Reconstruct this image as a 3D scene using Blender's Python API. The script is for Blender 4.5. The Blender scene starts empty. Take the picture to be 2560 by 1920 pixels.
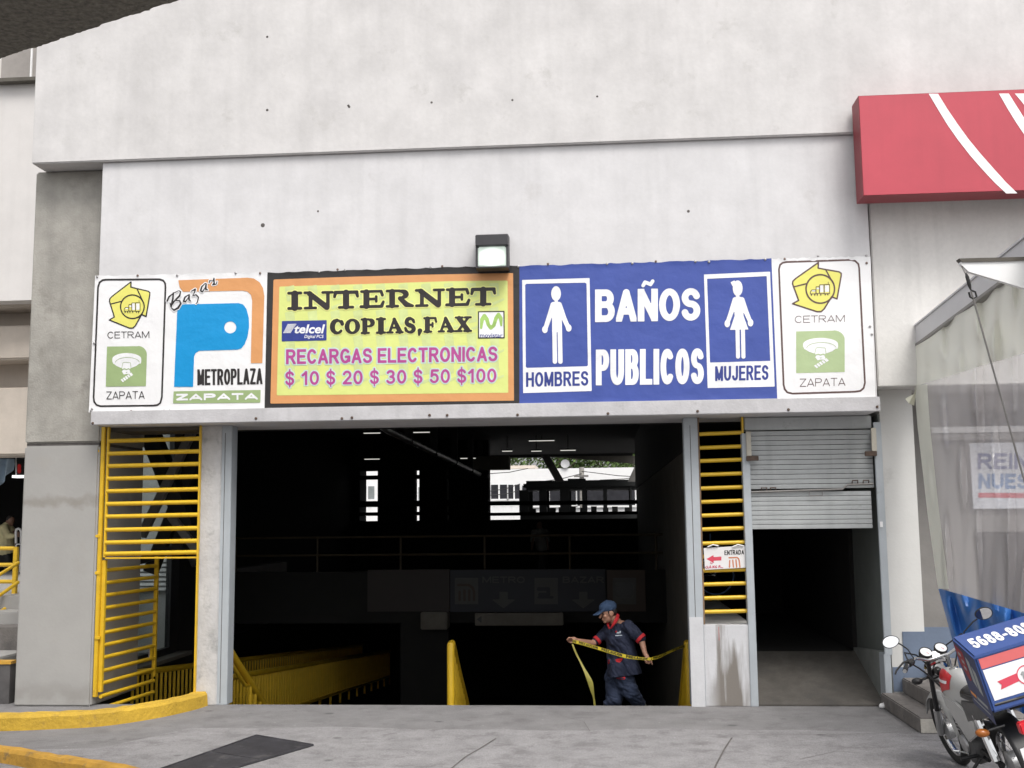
import bpy, bmesh, math, random
import numpy as np
from mathutils import Vector, Matrix
from mathutils.geometry import tessellate_polygon
from mathutils.bvhtree import BVHTree
R = math.radians
random.seed(7)
SC = bpy.context.scene
COL = SC.collection

# ---------------------------------------------------------------- camera, world, sun, exposure
EYE, LENS_PX, YAW, PITCH, ROLL = 2.1, 2757.0, R(4.6), R(6.83), -0.0105
cd = bpy.data.cameras.new('camera'); cam = bpy.data.objects.new('camera', cd); COL.objects.link(cam)
cd.sensor_fit = 'HORIZONTAL'; cd.sensor_width = 36.0; cd.lens = LENS_PX / 2560.0 * 36.0
cd.clip_start = 0.05; cd.clip_end = 2000
CROT = Matrix.Rotation(YAW, 3, 'Z') @ Matrix.Rotation(math.pi/2 + PITCH, 3, 'X') @ Matrix.Rotation(ROLL, 3, 'Z')
cam.matrix_world = Matrix.Translation((0, 0, EYE)) @ CROT.to_4x4()
SC.camera = cam

SUN_EL, SUN_AZ = R(58), R(28)      # azimuth measured from -Y (behind the viewer) towards +X
wd = bpy.data.worlds.new('World'); SC.world = wd; wd.use_nodes = True
nt = wd.node_tree; bg = nt.nodes['Background']
sky = nt.nodes.new('ShaderNodeTexSky'); sky.sky_type = 'NISHITA'; sky.sun_disc = False
sky.sun_elevation = SUN_EL; sky.sun_rotation = math.pi - SUN_AZ
sky.air_density = 1.0; sky.dust_density = 4.0; sky.ozone_density = 1.0
hs = nt.nodes.new('ShaderNodeHueSaturation'); hs.inputs['Saturation'].default_value = 0.12
nt.links.new(sky.outputs[0], hs.inputs['Color']); nt.links.new(hs.outputs[0], bg.inputs[0])
bg.inputs[1].default_value = 0.13
sl = bpy.data.lights.new('sun', 'SUN'); so = bpy.data.objects.new('sun', sl); COL.objects.link(so)
sl.energy = 1.1; sl.angle = R(22); sl.color = (1.0, 0.96, 0.90)
sdir = Vector((math.sin(SUN_AZ)*math.cos(SUN_EL), -math.cos(SUN_AZ)*math.cos(SUN_EL), math.sin(SUN_EL)))
so.rotation_euler = sdir.to_track_quat('Z', 'Y').to_euler(); so.location = (0, -10, 30)
SC.view_settings.view_transform = 'Standard'; SC.view_settings.look = 'None'
SC.view_settings.exposure = 0.84; SC.view_settings.gamma = 1
SC.cycles.max_bounces = 8; SC.cycles.use_denoising = True

# ---------------------------------------------------------------- helpers
def ray(px, py):
    return CROT @ Vector(((px-1280)/LENS_PX, -(py-960)/LENS_PX, -1.0))
def at(px, py, Y):                     # point of the plane at depth Y seen at photo pixel px,py
    d = ray(px, py); return Vector((0, 0, EYE)) + d*(Y/d.y)
def atz(px, py, Z=0.0):
    d = ray(px, py); return Vector((0, 0, EYE)) + d*((Z-EYE)/d.z)
def atx(px, py, X):
    d = ray(px, py); return Vector((0, 0, EYE)) + d*(X/d.x)

def mat(name, col, rough=0.8, var=0.12, scale=3.0, bump=0.0, bscale=80.0, metal=0.0, spec=0.5, streak=0.0, dirt=None, dscale=0.8, dthr=0.55, emit=None, trans=0.0, grain=0.0, gscale=70.0, spots=0.0):
    m = bpy.data.materials.new(name); m.use_nodes = True
    n = m.node_tree.nodes; l = m.node_tree.links; b = n['Principled BSDF']
    b.inputs['Roughness'].default_value = rough; b.inputs['Metallic'].default_value = metal
    b.inputs['Specular IOR Level'].default_value = spec
    tc = n.new('ShaderNodeTexCoord')
    nz = n.new('ShaderNodeTexNoise'); nz.inputs['Scale'].default_value = scale; nz.inputs['Detail'].default_value = 6; nz.inputs['Roughness'].default_value = 0.65
    l.new(tc.outputs['Object'], nz.inputs['Vector'])
    rp = n.new('ShaderNodeValToRGB'); rp.color_ramp.elements[0].position = 0.32; rp.color_ramp.elements[1].position = 0.68
    rp.color_ramp.elements[0].color = [c*(1-var) for c in col] + [1]; rp.color_ramp.elements[1].color = [min(1, c*(1+var)) for c in col] + [1]
    l.new(nz.outputs['Fac'], rp.inputs['Fac']); out = rp.outputs['Color']
    def mixin(fac, c2, out):
        mx = n.new('ShaderNodeMixRGB'); l.new(fac, mx.inputs['Fac']); l.new(out, mx.inputs['Color1']); mx.inputs['Color2'].default_value = list(c2) + [1]
        return mx.outputs['Color']
    def ramp(src, p0, p1, v1=1.0):
        r2 = n.new('ShaderNodeMapRange'); r2.inputs['From Min'].default_value = p0; r2.inputs['From Max'].default_value = p1
        r2.inputs['To Max'].default_value = v1; r2.clamp = True; l.new(src, r2.inputs['Value']); return r2.outputs['Result']
    if streak:
        mp = n.new('ShaderNodeMapping'); mp.inputs['Scale'].default_value = (5.0, 5.0, 0.35); l.new(tc.outputs['Object'], mp.inputs['Vector'])
        n2 = n.new('ShaderNodeTexNoise'); n2.inputs['Scale'].default_value = 1.3; n2.inputs['Detail'].default_value = 5; l.new(mp.outputs[0], n2.inputs['Vector'])
        out = mixin(ramp(n2.outputs['Fac'], 0.5, 0.78, streak), [c*0.62 for c in col], out)
    if dirt:
        n3 = n.new('ShaderNodeTexNoise'); n3.inputs['Scale'].default_value = dscale; n3.inputs['Detail'].default_value = 8; n3.inputs['Roughness'].default_value = 0.7
        l.new(tc.outputs['Object'], n3.inputs['Vector']); out = mixin(ramp(n3.outputs['Fac'], dthr, dthr+0.14, 0.85), dirt, out)
    if spots:
        vo = n.new('ShaderNodeTexVoronoi'); vo.inputs['Scale'].default_value = spots; vo.inputs['Randomness'].default_value = 1.0; l.new(tc.outputs['Object'], vo.inputs['Vector'])
        out = mixin(ramp(vo.outputs['Distance'], .11, .06, .75), [c*.45 for c in col], out)
        v2 = n.new('ShaderNodeTexVoronoi'); v2.inputs['Scale'].default_value = spots*2.3; l.new(tc.outputs['Object'], v2.inputs['Vector'])
        out = mixin(ramp(v2.outputs['Distance'], .07, .03, .7), [min(1, c*1.7) for c in col], out)
    if grain:
        n4 = n.new('ShaderNodeTexNoise'); n4.inputs['Scale'].default_value = gscale; n4.inputs['Detail'].default_value = 3; l.new(tc.outputs['Object'], n4.inputs['Vector'])
        r4 = n.new('ShaderNodeMapRange'); r4.inputs['From Min'].default_value = .3; r4.inputs['From Max'].default_value = .7; r4.inputs['To Min'].default_value = 1-grain; r4.inputs['To Max'].default_value = 1+grain; l.new(n4.outputs['Fac'], r4.inputs['Value'])
        vm = n.new('ShaderNodeVectorMath'); vm.operation = 'SCALE'; l.new(out, vm.inputs[0]); l.new(r4.outputs['Result'], vm.inputs['Scale']); out = vm.outputs['Vector']
    l.new(out, b.inputs['Base Color'])
    if bump:
        nb = n.new('ShaderNodeTexNoise'); nb.inputs['Scale'].default_value = bscale; nb.inputs['Detail'].default_value = 4; l.new(tc.outputs['Object'], nb.inputs['Vector'])
        bp = n.new('ShaderNodeBump'); bp.inputs['Strength'].default_value = bump; bp.inputs['Distance'].default_value = 0.02
        l.new(nb.outputs['Fac'], bp.inputs['Height']); l.new(bp.outputs[0], b.inputs['Normal'])
    if emit:
        b.inputs['Emission Color'].default_value = list(emit[0]) + [1]; b.inputs['Emission Strength'].default_value = emit[1]
    if trans:
        b.inputs['Transmission Weight'].default_value = trans
    return m

def tagk(o, label=None, cat=None, group=None, kind=None):
    if label: o['label'] = label
    if cat: o['category'] = cat
    if group: o['group'] = group
    if kind: o['kind'] = kind
    return o
def thing(name, label, cat, loc=(0, 0, 0), group=None):
    o = bpy.data.objects.new(name, None); COL.objects.link(o); o.location = loc; o.empty_display_size = 0.2
    return tagk(o, label, cat, group)
def wloc(o):
    v = Vector(o.location)
    while o.parent: o = o.parent; v += Vector(o.location)
    return v

class MB:
    def __init__(s): s.v = []; s.f = []; s.sm = False
    def add(s, vs, fs):
        k = len(s.v); s.v += [tuple(x) for x in vs]; s.f += [tuple(i+k for i in f) for f in fs]; return s
    def box(s, x0, x1, y0, y1, z0, z1):
        return s.hexa([(x0,y0,z0),(x1,y0,z0),(x1,y0,z1),(x0,y0,z1)], [(x0,y1,z0),(x1,y1,z0),(x1,y1,z1),(x0,y1,z1)])
    def hexa(s, a, b):                 # front quad a, back quad b
        return s.add(list(a)+list(b), [(0,1,2,3),(5,4,7,6),(4,0,3,7),(1,5,6,2),(3,2,6,7),(4,5,1,0)])
    def fbox(s, p, q, Y, d):           # upright box from two plane points p (top left), q (bottom right), depth d behind Y
        return s.box(min(p.x,q.x), max(p.x,q.x), Y, Y+d, min(p.z,q.z), max(p.z,q.z))
    def prism(s, pts, ext):            # planar polygon extruded by ext
        n = len(pts); pts = [Vector(p) for p in pts]; e = Vector(ext)
        tri = tessellate_polygon([pts])
        vs = pts + [p+e for p in pts]
        fs = [tuple(t) for t in tri] + [tuple(i+n for i in reversed(t)) for t in tri]
        fs += [(i, (i+1) % n, (i+1) % n+n, i+n) for i in range(n)]
        return s.add(vs, fs)
    def tube(s, path, r, n=8, cap=True, closed=False, sx=1.0):
        s.sm = True; path = [Vector(p) for p in path]; m = len(path)
        rs = r if isinstance(r, (list, tuple)) else [r]*m
        rings = []; up = None
        for i, p in enumerate(path):
            if closed: t = path[(i+1) % m]-path[i-1]
            else: t = path[min(i+1, m-1)]-path[max(i-1, 0)]
            if t.length < 1e-9: t = Vector((0, 0, 1))
            t.normalize()
            if up is None:
                up = Vector((0, 0, 1)) if abs(t.z) < 0.9 else Vector((1, 0, 0))
            a = t.cross(up)
            if a.length < 1e-6: a = t.orthogonal()
            a.normalize(); b = a.cross(t); b.normalize(); up = b
            rings.append([p + (a*math.cos(2*math.pi*k/n)*sx + b*math.sin(2*math.pi*k/n))*rs[i] for k in range(n)])
        vs = [v for rg in rings for v in rg]; fs = []
        for i in range(m if closed else m-1):
            j = (i+1) % m
            for k in range(n): fs.append((i*n+k, i*n+(k+1) % n, j*n+(k+1) % n, j*n+k))
        if cap and not closed: fs += [tuple(range(n))[::-1], tuple((m-1)*n+k for k in range(n))]
        return s.add(vs, fs)
    def sphere(s, c, r, M=None, n=12, m=8):
        s.sm = True; c = Vector(c); rr = Vector(r) if isinstance(r, (tuple, list, Vector)) else Vector((r, r, r)); vs = []; fs = []
        for i in range(m+1):
            th = math.pi*i/m
            for k in range(n):
                ph = 2*math.pi*k/n
                v = Vector((rr.x*math.sin(th)*math.cos(ph), rr.y*math.sin(th)*math.sin(ph), rr.z*math.cos(th)))
                vs.append(c + (M @ v if M else v))
        for i in range(m):
            for k in range(n): fs.append((i*n+k, (i+1)*n+k, (i+1)*n+(k+1) % n, i*n+(k+1) % n))
        return s.add(vs, fs)
    def lathe(s, c, ax, prof, n=20):   # prof: list of (distance along axis, radius)
        ax = Vector(ax).normalized(); c = Vector(c); return s._lathe(c, ax, prof, n)
    def _lathe(s, c, ax, prof, n):
        s.sm = True; a = ax.orthogonal().normalized(); b = ax.cross(a); vs = []; fs = []; m = len(prof)
        for d, r in prof:
            for k in range(n): vs.append(c+ax*d+(a*math.cos(2*math.pi*k/n)+b*math.sin(2*math.pi*k/n))*r)
        for i in range(m-1):
            for k in range(n): fs.append((i*n+k, i*n+(k+1) % n, (i+1)*n+(k+1) % n, (i+1)*n+k))
        fs += [tuple(range(n))[::-1], tuple((m-1)*n+k for k in range(n))]
        return s.add(vs, fs)
    def grid(s, fn, nu, nv):
        s.sm = True
        vs = [fn(i/nu, j/nv) for j in range(nv+1) for i in range(nu+1)]
        fs = [(j*(nu+1)+i, j*(nu+1)+i+1, (j+1)*(nu+1)+i+1, (j+1)*(nu+1)+i) for j in range(nv) for i in range(nu)]
        return s.add(vs, fs)
    def build(s, name, m, parent=None, smooth=None, bevel=0.0, fix=True, thick=0.0):
        me = bpy.data.meshes.new(name); off = wloc(parent) if parent else Vector((0, 0, 0))
        me.from_pydata([tuple(Vector(v)-off) for v in s.v], [], s.f)
        if fix:
            bm = bmesh.new(); bm.from_mesh(me); bmesh.ops.recalc_face_normals(bm, faces=bm.faces)
            if bevel: bmesh.ops.bevel(bm, geom=[e for e in bm.edges], offset=bevel, segments=2, affect='EDGES', clamp_overlap=True)
            bm.to_mesh(me); bm.free()
        me.update()
        if s.sm if smooth is None else smooth:
            me.polygons.foreach_set('use_smooth', [True]*len(me.polygons))
            try: me.set_sharp_from_angle(angle=R(42))
            except Exception: pass
        if m: me.materials.append(m)
        o = bpy.data.objects.new(name, me); COL.objects.link(o)
        if parent: o.parent = parent
        if thick:
            md = o.modifiers.new('thickness', 'SOLIDIFY'); md.thickness = thick; md.offset = 0
        return o

# ---- flat printed shapes: signed-distance drawing turned into clean polygons
def arc(cx, cy, rx, ry, a0, a1, n=14):
    return [(cx+rx*math.cos(R(a0+(a1-a0)*i/n)), cy+ry*math.sin(R(a0+(a1-a0)*i/n))) for i in range(n+1)]
def d_cap(X, Y, a, b, r0, r1=None):
    r1 = r0 if r1 is None else r1
    dx, dy = b[0]-a[0], b[1]-a[1]; L = dx*dx+dy*dy
    t = np.clip(((X-a[0])*dx+(Y-a[1])*dy)/L, 0, 1) if L > 1e-12 else np.zeros_like(X)
    return np.hypot(X-a[0]-t*dx, Y-a[1]-t*dy) - (r0+(r1-r0)*t)
def d_path(X, Y, pts, r):
    d = np.full(X.shape, 1e9); n = len(pts)
    for i in range(n-1):
        r0 = r[i] if isinstance(r, (list, tuple)) else r; r1 = r[i+1] if isinstance(r, (list, tuple)) else r
        d = np.minimum(d, d_cap(X, Y, pts[i], pts[i+1], r0, r1))
    return d
def d_poly(X, Y, pts):
    d = np.full(X.shape, 1e9); ins = np.zeros(X.shape, bool); n = len(pts)
    for i in range(n):
        a, b = pts[i], pts[(i+1) % n]; d = np.minimum(d, d_cap(X, Y, a, b, 0.0))
        c = ((a[1] > Y) != (b[1] > Y))
        with np.errstate(divide='ignore', invalid='ignore'):
            xx = (b[0]-a[0])*(Y-a[1])/((b[1]-a[1]) if b[1] != a[1] else 1e-12)+a[0]
        ins ^= c & (X < xx)
    return np.where(ins, -d, d)
def rrect(x0, y0, x1, y1, r, rs=None):
    rs = rs or (r, r, r, r); p = []
    for (cx, cy, a), q in zip(((x0, y0, 180), (x1, y0, 270), (x1, y1, 0), (x0, y1, 90)), rs):
        sx = q if cx == x0 else -q; sy = q if cy == y0 else -q
        p += arc(cx+sx, cy+sy, q, q, a, a+90, 6) if q else [(cx, cy)]
    return p
def march(fn, bb, cell):               # fn(X,Y)->signed distance (negative inside); returns 2D verts, faces
    x0, y0, x1, y1 = bb; nx = max(2, int(math.ceil((x1-x0)/cell))); ny = max(2, int(math.ceil((y1-y0)/cell)))
    xs = np.linspace(x0, x1, nx+1); ys = np.linspace(y0, y1, ny+1); X, Y = np.meshgrid(xs, ys)
    F = fn(X, Y); F[0, :] = np.maximum(F[0, :], 1e-6); F[-1, :] = np.maximum(F[-1, :], 1e-6); F[:, 0] = np.maximum(F[:, 0], 1e-6); F[:, -1] = np.maximum(F[:, -1], 1e-6)
    I = F < 0; vs = []; fs = []; ix = {}
    def V(x, y):
        k = (round(x, 5), round(y, 5))
        if k not in ix: ix[k] = len(vs); vs.append(k)
        return ix[k]
    cnt = I[:-1, :-1].astype(int)+I[1:, :-1]+I[:-1, 1:]+I[1:, 1:]
    for j in range(ny):
        i = 0; row = cnt[j]
        if not row.any(): continue
        while i < nx:
            if row[i] == 0: i += 1; continue
            if row[i] == 4:
                k = i
                while k < nx and row[k] == 4: k += 1
                fs.append((V(xs[i], ys[j]), V(xs[k], ys[j]), V(xs[k], ys[j+1]), V(xs[i], ys[j+1]))); i = k; continue
            c = [(i, j), (i+1, j), (i+1, j+1), (i, j+1)]; poly = []
            for q in range(4):
                a = c[q]; b = c[(q+1) % 4]; fa = F[a[1], a[0]]; fb = F[b[1], b[0]]
                if fa < 0: poly.append((xs[a[0]], ys[a[1]]))
                if (fa < 0) != (fb < 0):
                    t = fa/(fa-fb); poly.append((xs[a[0]]+t*(xs[b[0]]-xs[a[0]]), ys[a[1]]+t*(ys[b[1]]-ys[a[1]])))
            if len(poly) >= 3:
                q = [V(*p) for p in poly]; q = [a for z, a in enumerate(q) if a != q[z-1]]
                if len(q) >= 3: fs.append(tuple(q))
            i += 1
    return vs, fs
def flat(name, m, parent, fn, bb, cell, place, off=0.0):
    vs, fs = march(fn, bb, cell)
    b = MB(); b.add([place(x, y, off) for x, y in vs], fs)
    return b.build(name, m, parent, smooth=False, fix=False)

GL = {}
def _g(ch, w, *paths): GL[ch] = (w, paths)
ST = [(0, -.5), (0, 1.5)]; SR = [(1, -.5), (1, 1.5)]
_g('A', .72, [(-.2, -.4), (.5, 1), (1.2, -.4)], [(.18, .27), (.82, .27)])
_g('B', .68, ST, [(0, 1), (.5, 1)]+arc(.58, .77, .34, .23, 90, -90)+[(0, .54)], [(0, .54), (.5, .54)]+arc(.6, .27, .4, .27, 90, -90)+[(0, 0)])
_g('C', .7, arc(.5, .5, .5, .5, 42, 318, 22))
_g('D', .7, ST, [(0, 1), (.4, 1)]+arc(.45, .5, .55, .5, 90, -90)+[(0, 0)])
_g('E', .62, ST, [(0, 1), (2, 1)], [(0, .52), (.9, .52)], [(0, 0), (2, 0)])
_g('F', .58, ST, [(0, 1), (2, 1)], [(0, .5), (.85, .5)])
_g('G', .74, arc(.5, .5, .5, .5, 45, 345, 22), [(.6, .44), (1, .44), (1, .1)])
_g('H', .7, ST, SR, [(0, .53), (1, .53)])
_g('I', .0, ST)
_g('J', .56, [(1, 1.5), (1, .3)]+arc(.5, .3, .5, .3, 0, -170))
_g('L', .58, ST, [(0, 0), (2, 0)])
_g('M', .84, ST, SR, [(0, 1.05), (.5, .05), (1, 1.05)])
_g('N', .7, ST, SR, [(0, 1.05), (1, -.05)])
_g('O', .74, arc(.5, .5, .5, .5, 0, 360, 30))
_g('P', .66, ST, [(0, 1), (.55, 1)]+arc(.6, .74, .4, .26, 90, -90)+[(0, .48)])
_g('R', .7, ST, [(0, 1), (.55, 1)]+arc(.58, .75, .38, .25, 90, -90)+[(0, .5)], [(.5, .5), (1.2, -.25)])
_g('S', .66, arc(.5, .76, .46, .24, 15, 270, 16)+arc(.5, .26, .48, .26, 90, -165, 16))
_g('T', .64, [(-1, 1), (2, 1)], [(.5, 1), (.5, -.5)])
_g('U', .7, [(0, 1.5), (0, .36)]+arc(.5, .36, .5, .36, 180, 360)+[(1, 1.5)])
_g('X', .7, [(-.25, -.25), (1.25, 1.25)], [(-.25, 1.25), (1.25, -.25)])
_g('Z', .64, [(-1, 1), (1, 1), (0, 0), (2, 0)])
_g('0', .58, arc(.5, .5, .5, .5, 0, 360, 26))
_g('1', .36, [(.8, 1.5), (.8, -.5)], [(.8, 1.0), (.0, .74)])
_g('2', .58, arc(.5, .72, .46, .28, 165, -35)+[(.02, 0), (2, 0)])
_g('3', .58, arc(.47, .76, .43, .24, 155, -90), arc(.47, .26, .5, .26, 90, -155))
_g('5', .58, [(1.0, 1), (.18, 1), (.1, .52)]+arc(.47, .33, .5, .33, 135, -155))
_g('6', .58, arc(.5, .32, .48, .32, 0, 360, 22), arc(.62, .5, .6, .5, 75, 200))
_g('8', .58, arc(.5, .76, .42, .24, 0, 360, 20), arc(.5, .26, .49, .26, 0, 360, 20))
_g('-', .3, [(0, .42), (1, .42)])
_g('$', .58, arc(.5, .76, .46, .24, 15, 270, 16)+arc(.5, .26, .48, .26, 90, -165, 16))
_g(' ', .32)
def text_fn(s, x0, y0, x1, y1, wt, gap=.1, grow=0.0, slant=0.0, tilt=0.0):
    """letters of s filling x0..x1, y0(top)..y1(bottom) in y-down units; wt = stroke as a share of the height"""
    H = abs(y1-y0); w = wt*H; sg = 1 if y1 > y0 else -1
    us = [(GL['N' if c == 'Ñ' else c][0]) for c in s]
    tot = sum(us)+gap*(len(s)-1)
    k = ((x1-x0)/H - wt*sum(1 for c in s if c != ' '))/tot
    items = []; cx = 0.0
    for c, u in zip(s, us):
        W = u*k + (wt if c != ' ' else 0); items.append((c, cx, W)); cx += W+gap*k
    def fn(X, Y):
        U = (X-x0)/H; Vv = (y1-Y)*sg/H - tilt*U; U = U - slant*Vv
        D = np.full(X.shape, 1e9)
        for c, gx, W in items:
            if c == ' ': continue
            m = (U > gx-.25) & (U < gx+W+.25)
            if not m.any(): continue
            u = U[m]-gx; v = Vv[m]; d = np.full(u.shape, 1e9)
            for p in GL['N' if c == 'Ñ' else c][1]:
                q = [(wt/2+a*(W-wt), wt/2+b*(1-wt)) for a, b in p]
                d = np.minimum(d, d_path(u, v, q, wt/2))
            d = np.maximum(d, np.maximum(np.maximum(-u, u-W), np.maximum(-v, v-1)))
            if c == '$': d = np.minimum(d, d_cap(u, v, (W/2, 1.12), (W/2, -.12), wt*.28))
            if c == 'Ñ': d = np.minimum(d, d_path(u, v, [(W*.27, 1.1), (W*.36, 1.2), (W*.5, 1.17), (W*.64, 1.13), (W*.74, 1.23)], wt*.27))
            D[m] = np.minimum(D[m], d)
        return (D-grow)*H
    return fn
SERIF = {   # soft slab letters: capsules (points, radii) in a unit box
 'I': (.62, [([(.5, .1), (.5, .9)], .17), ([(.1, .05), (.9, .05)], .055), ([(.1, .95), (.9, .95)], .055)]),
 'N': (1.18, [([(.24, .1), (.24, .9)], .085), ([(.2, .9), (.8, .08)], [.12, .14]), ([(.84, .1), (.84, .92)], .075), ([(.05, .05), (.42, .05)], .05), ([(.04, .95), (.24, .95)], .05), ([(.66, .95), (.99, .95)], .05)]),
 'T': (1.0, [([(.5, .1), (.5, .9)], .155), ([(.06, .93), (.94, .93)], .07), ([(.07, .9), (.03, .68)], [.08, .05]), ([(.93, .9), (.97, .68)], [.08, .05]), ([(.22, .05), (.78, .05)], .05)]),
 'E': (1.0, [([(.28, .1), (.28, .9)], .15), ([(.08, .95), (.88, .95)], .05), ([(.88, .93), (.93, .72)], [.06, .06]), ([(.3, .5), (.66, .5)], .05), ([(.68, .36), (.68, .64)], .05), ([(.06, .06), (.9, .06)], .06), ([(.9, .08), (.97, .32)], [.08, .05])]),
 'R': (1.16, [([(.24, .1), (.24, .9)], .14), ([(.06, .05), (.44, .05)], .05), ([(.06, .95), (.5, .95)], .05), (arc(.5, .73, .23, .2, 90, -90), [.05, .06, .08, .1, .12, .13, .13, .13, .12, .11, .09, .08, .06, .05, .05]), ([(.52, .5), (.74, .14), (.96, .05)], [.1, .13, .05])]),
 'C': (.86, [(arc(.52, .5, .36, .42, 50, 318, 18), [.06]*3+[.1]*2+[.13, .14, .15, .15, .15, .14, .13, .11, .1, .09]+[.07]*4), ([(.82, .82), (.88, .68)], [.1, .1])]),
 'O': (.96, [(arc(.5, .5, .35, .43, 0, 360, 24), [.14, .13, .12, .1, .08, .07, .06, .07, .08, .1, .12, .13, .14, .13, .12, .1, .08, .07, .06, .07, .08, .1, .12, .13, .14])]),
 'P': (.9, [([(.28, .1), (.28, .9)], .145), ([(.06, .05), (.56, .05)], .05), ([(.06, .95), (.55, .95)], .05), (arc(.55, .71, .27, .22, 90, -90), [.05, .06, .08, .1, .12, .13, .13, .13, .12, .11, .09, .08, .06, .05, .05]), ([(.3, .49), (.55, .49)], .04)]),
 'A': (1.02, [([(.46, .92), (.8, .1)], [.09, .14]), ([(.46, .92), (.2, .1)], [.06, .07]), ([(.3, .36), (.66, .36)], .045), ([(.04, .05), (.36, .05)], .05), ([(.6, .05), (.98, .05)], .05)]),
 'S': (.78, [(arc(.5, .73, .27, .22, 30, 270, 12)+arc(.5, .26, .3, .22, 90, -150, 12), [.06, .06, .07, .09, .1, .11, .11, .11, .12, .12, .12, .12, .12, .12, .12, .12, .12, .12, .12, .11, .1, .09, .07, .06, .06, .06]), ([(.75, .84), (.82, .7)], [.08, .06]), ([(.2, .16), (.13, .32)], [.08, .06])]),
 ',': (.36, [([(.5, .12), (.36, -.16)], [.14, .04])]),
 'F': (.86, [([(.28, .1), (.28, .9)], .145), ([(.06, .05), (.56, .05)], .05), ([(.06, .95), (.86, .95)], .05), ([(.86, .93), (.92, .7)], [.06, .05]), ([(.3, .5), (.64, .5)], .05), ([(.66, .38), (.66, .62)], .05)]),
 'X': (1.02, [([(.24, .9), (.78, .1)], .14), ([(.78, .9), (.22, .1)], .065), ([(.04, .95), (.46, .95)], .05), ([(.6, .95), (.96, .95)], .05), ([(.03, .05), (.4, .05)], .05), ([(.56, .05), (.98, .05)], .05)]),
}
def serif_fn(s, x0, y0, x1, y1, gap=.03, grow=0.0, tilt=0.0):
    H = y1-y0; tot = sum(SERIF[c][0] for c in s)+gap*(len(s)-1); k = (x1-x0)/H/tot
    def fn(X, Y):
        U = (X-x0)/H; V = (y1-Y)/H-tilt*U; D = np.full(X.shape, 1e9); cx = 0.0
        for c in s:
            W = SERIF[c][0]*k; m = (U > cx-.3) & (U < cx+W+.3); u = U[m]-cx; v = V[m]; d = np.full(u.shape, 1e9)
            for p, r in SERIF[c][1]:
                d = np.minimum(d, d_path(u, v, [(a*W, b) for a, b in p], r))
            D[m] = np.minimum(D[m], d); cx += W+gap*k
        return (D-grow)*H
    return fn
def gauge_text(s, size, off=0.0, shear=0.0):   # the built-in font as flat 2D faces, origin at the left of the base line
    c = bpy.data.curves.new('lettering', 'FONT'); c.body = s; c.size = size; c.offset = off; c.shear = shear; c.resolution_u = 3
    o = bpy.data.objects.new('lettering', c); COL.objects.link(o)
    dg = bpy.context.evaluated_depsgraph_get(); me = o.evaluated_get(dg).to_mesh()
    vs = [(v.co.x, v.co.y) for v in me.vertices]; fs = [tuple(p.vertices) for p in me.polygons]
    o.evaluated_get(dg).to_mesh_clear(); bpy.data.objects.remove(o); bpy.data.curves.remove(c)
    return vs, fs
def fonttext(name, s, m, parent, x0, y0, x1, y1, place, off, bold=0.0, shear=0.0):
    vs, fs = gauge_text(s, 1.0, bold, shear); xs = [v[0] for v in vs]; ys = [v[1] for v in vs]
    a, b, c, d = min(xs), max(xs), min(ys), max(ys)
    mb = MB(); mb.add([place(x0+(x-a)/(b-a)*(x1-x0), y1-(y-c)/(d-c)*(y1-y0), off) for x, y in vs], fs)
    return mb.build(name, m, parent, smooth=False, fix=False)

def blob(name, parts, m, parent, voxel=0.008, smooth=4):
    """one continuous surface grown round capsules ('c',p,q,r0,r1) and ellipsoids ('e',c,radii,M)"""
    b = MB()
    for p in parts:
        if p[0] == 'c':
            a, c = Vector(p[1]), Vector(p[2]); r0, r1 = p[3], p[4]; d = c-a; L = max(d.length, 1e-5); d = d/L; prof = []
            for i in range(5): prof.append((-r0*math.cos(math.pi/2*i/4), max(r0*math.sin(math.pi/2*i/4), r0*.02)))
            for i in range(5): prof.append((L+r1*math.sin(math.pi/2*i/4), max(r1*math.cos(math.pi/2*i/4), r1*.02)))
            b.lathe(a, d, prof, 14)
        else:
            b.sphere(p[1], p[2], p[3] if len(p) > 3 else None, 18, 12)
    o = b.build(name, m, None, smooth=False)
    md = o.modifiers.new('r', 'REMESH'); md.mode = 'VOXEL'; md.voxel_size = voxel
    if smooth: ms = o.modifiers.new('s', 'SMOOTH'); ms.iterations = smooth; ms.factor = .5
    dg = bpy.context.evaluated_depsgraph_get(); me = bpy.data.meshes.new_from_object(o.evaluated_get(dg))
    old = o.data; o.modifiers.clear(); o.data = me; bpy.data.meshes.remove(old)
    if parent:
        off = wloc(parent); me.transform(Matrix.Translation(-off)); o.parent = parent
    me.polygons.foreach_set('use_smooth', [True]*len(me.polygons))
    if not me.materials: me.materials.append(m)
    return o
def copy_part(o, parent, loc):
    c = o.copy(); COL.objects.link(c); c.parent = parent; c.location = loc; return c
# ---------------------------------------------------------------- materials
M_wall = mat('white_plaster', (.59, .573, .567), .88, .10, 1.7, .07, 24, streak=.17, dirt=(.47, .455, .44), dscale=2.6, dthr=.59, grain=.018, gscale=22)
M_panel = mat('white_render', (.605, .594, .60), .88, .08, 1.9, .06, 24, streak=.2, dirt=(.50, .485, .48), dscale=2.2, dthr=.6, grain=.015, gscale=25)
M_lint = mat('lintel_render', (.50, .49, .50), .85, .12, 3, .15, 40, streak=.3, dirt=(.36, .35, .35), dscale=4, dthr=.58)
M_pier = mat('pier_render', (.58, .572, .55), .88, .05, 1.2, .08, 30, dirt=(.42, .41, .39), dscale=1.5, dthr=.6)
M_right = mat('right_render', (.66, .645, .62), .88, .05, 1.2, .1, 30, streak=.3, grain=.03, gscale=25)
M_pillar = mat('raw_concrete', (.33, .315, .285), .9, .22, 2.2, .22, 45, streak=.3, dirt=(.24, .225, .20), dscale=2.0, dthr=.56)
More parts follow.
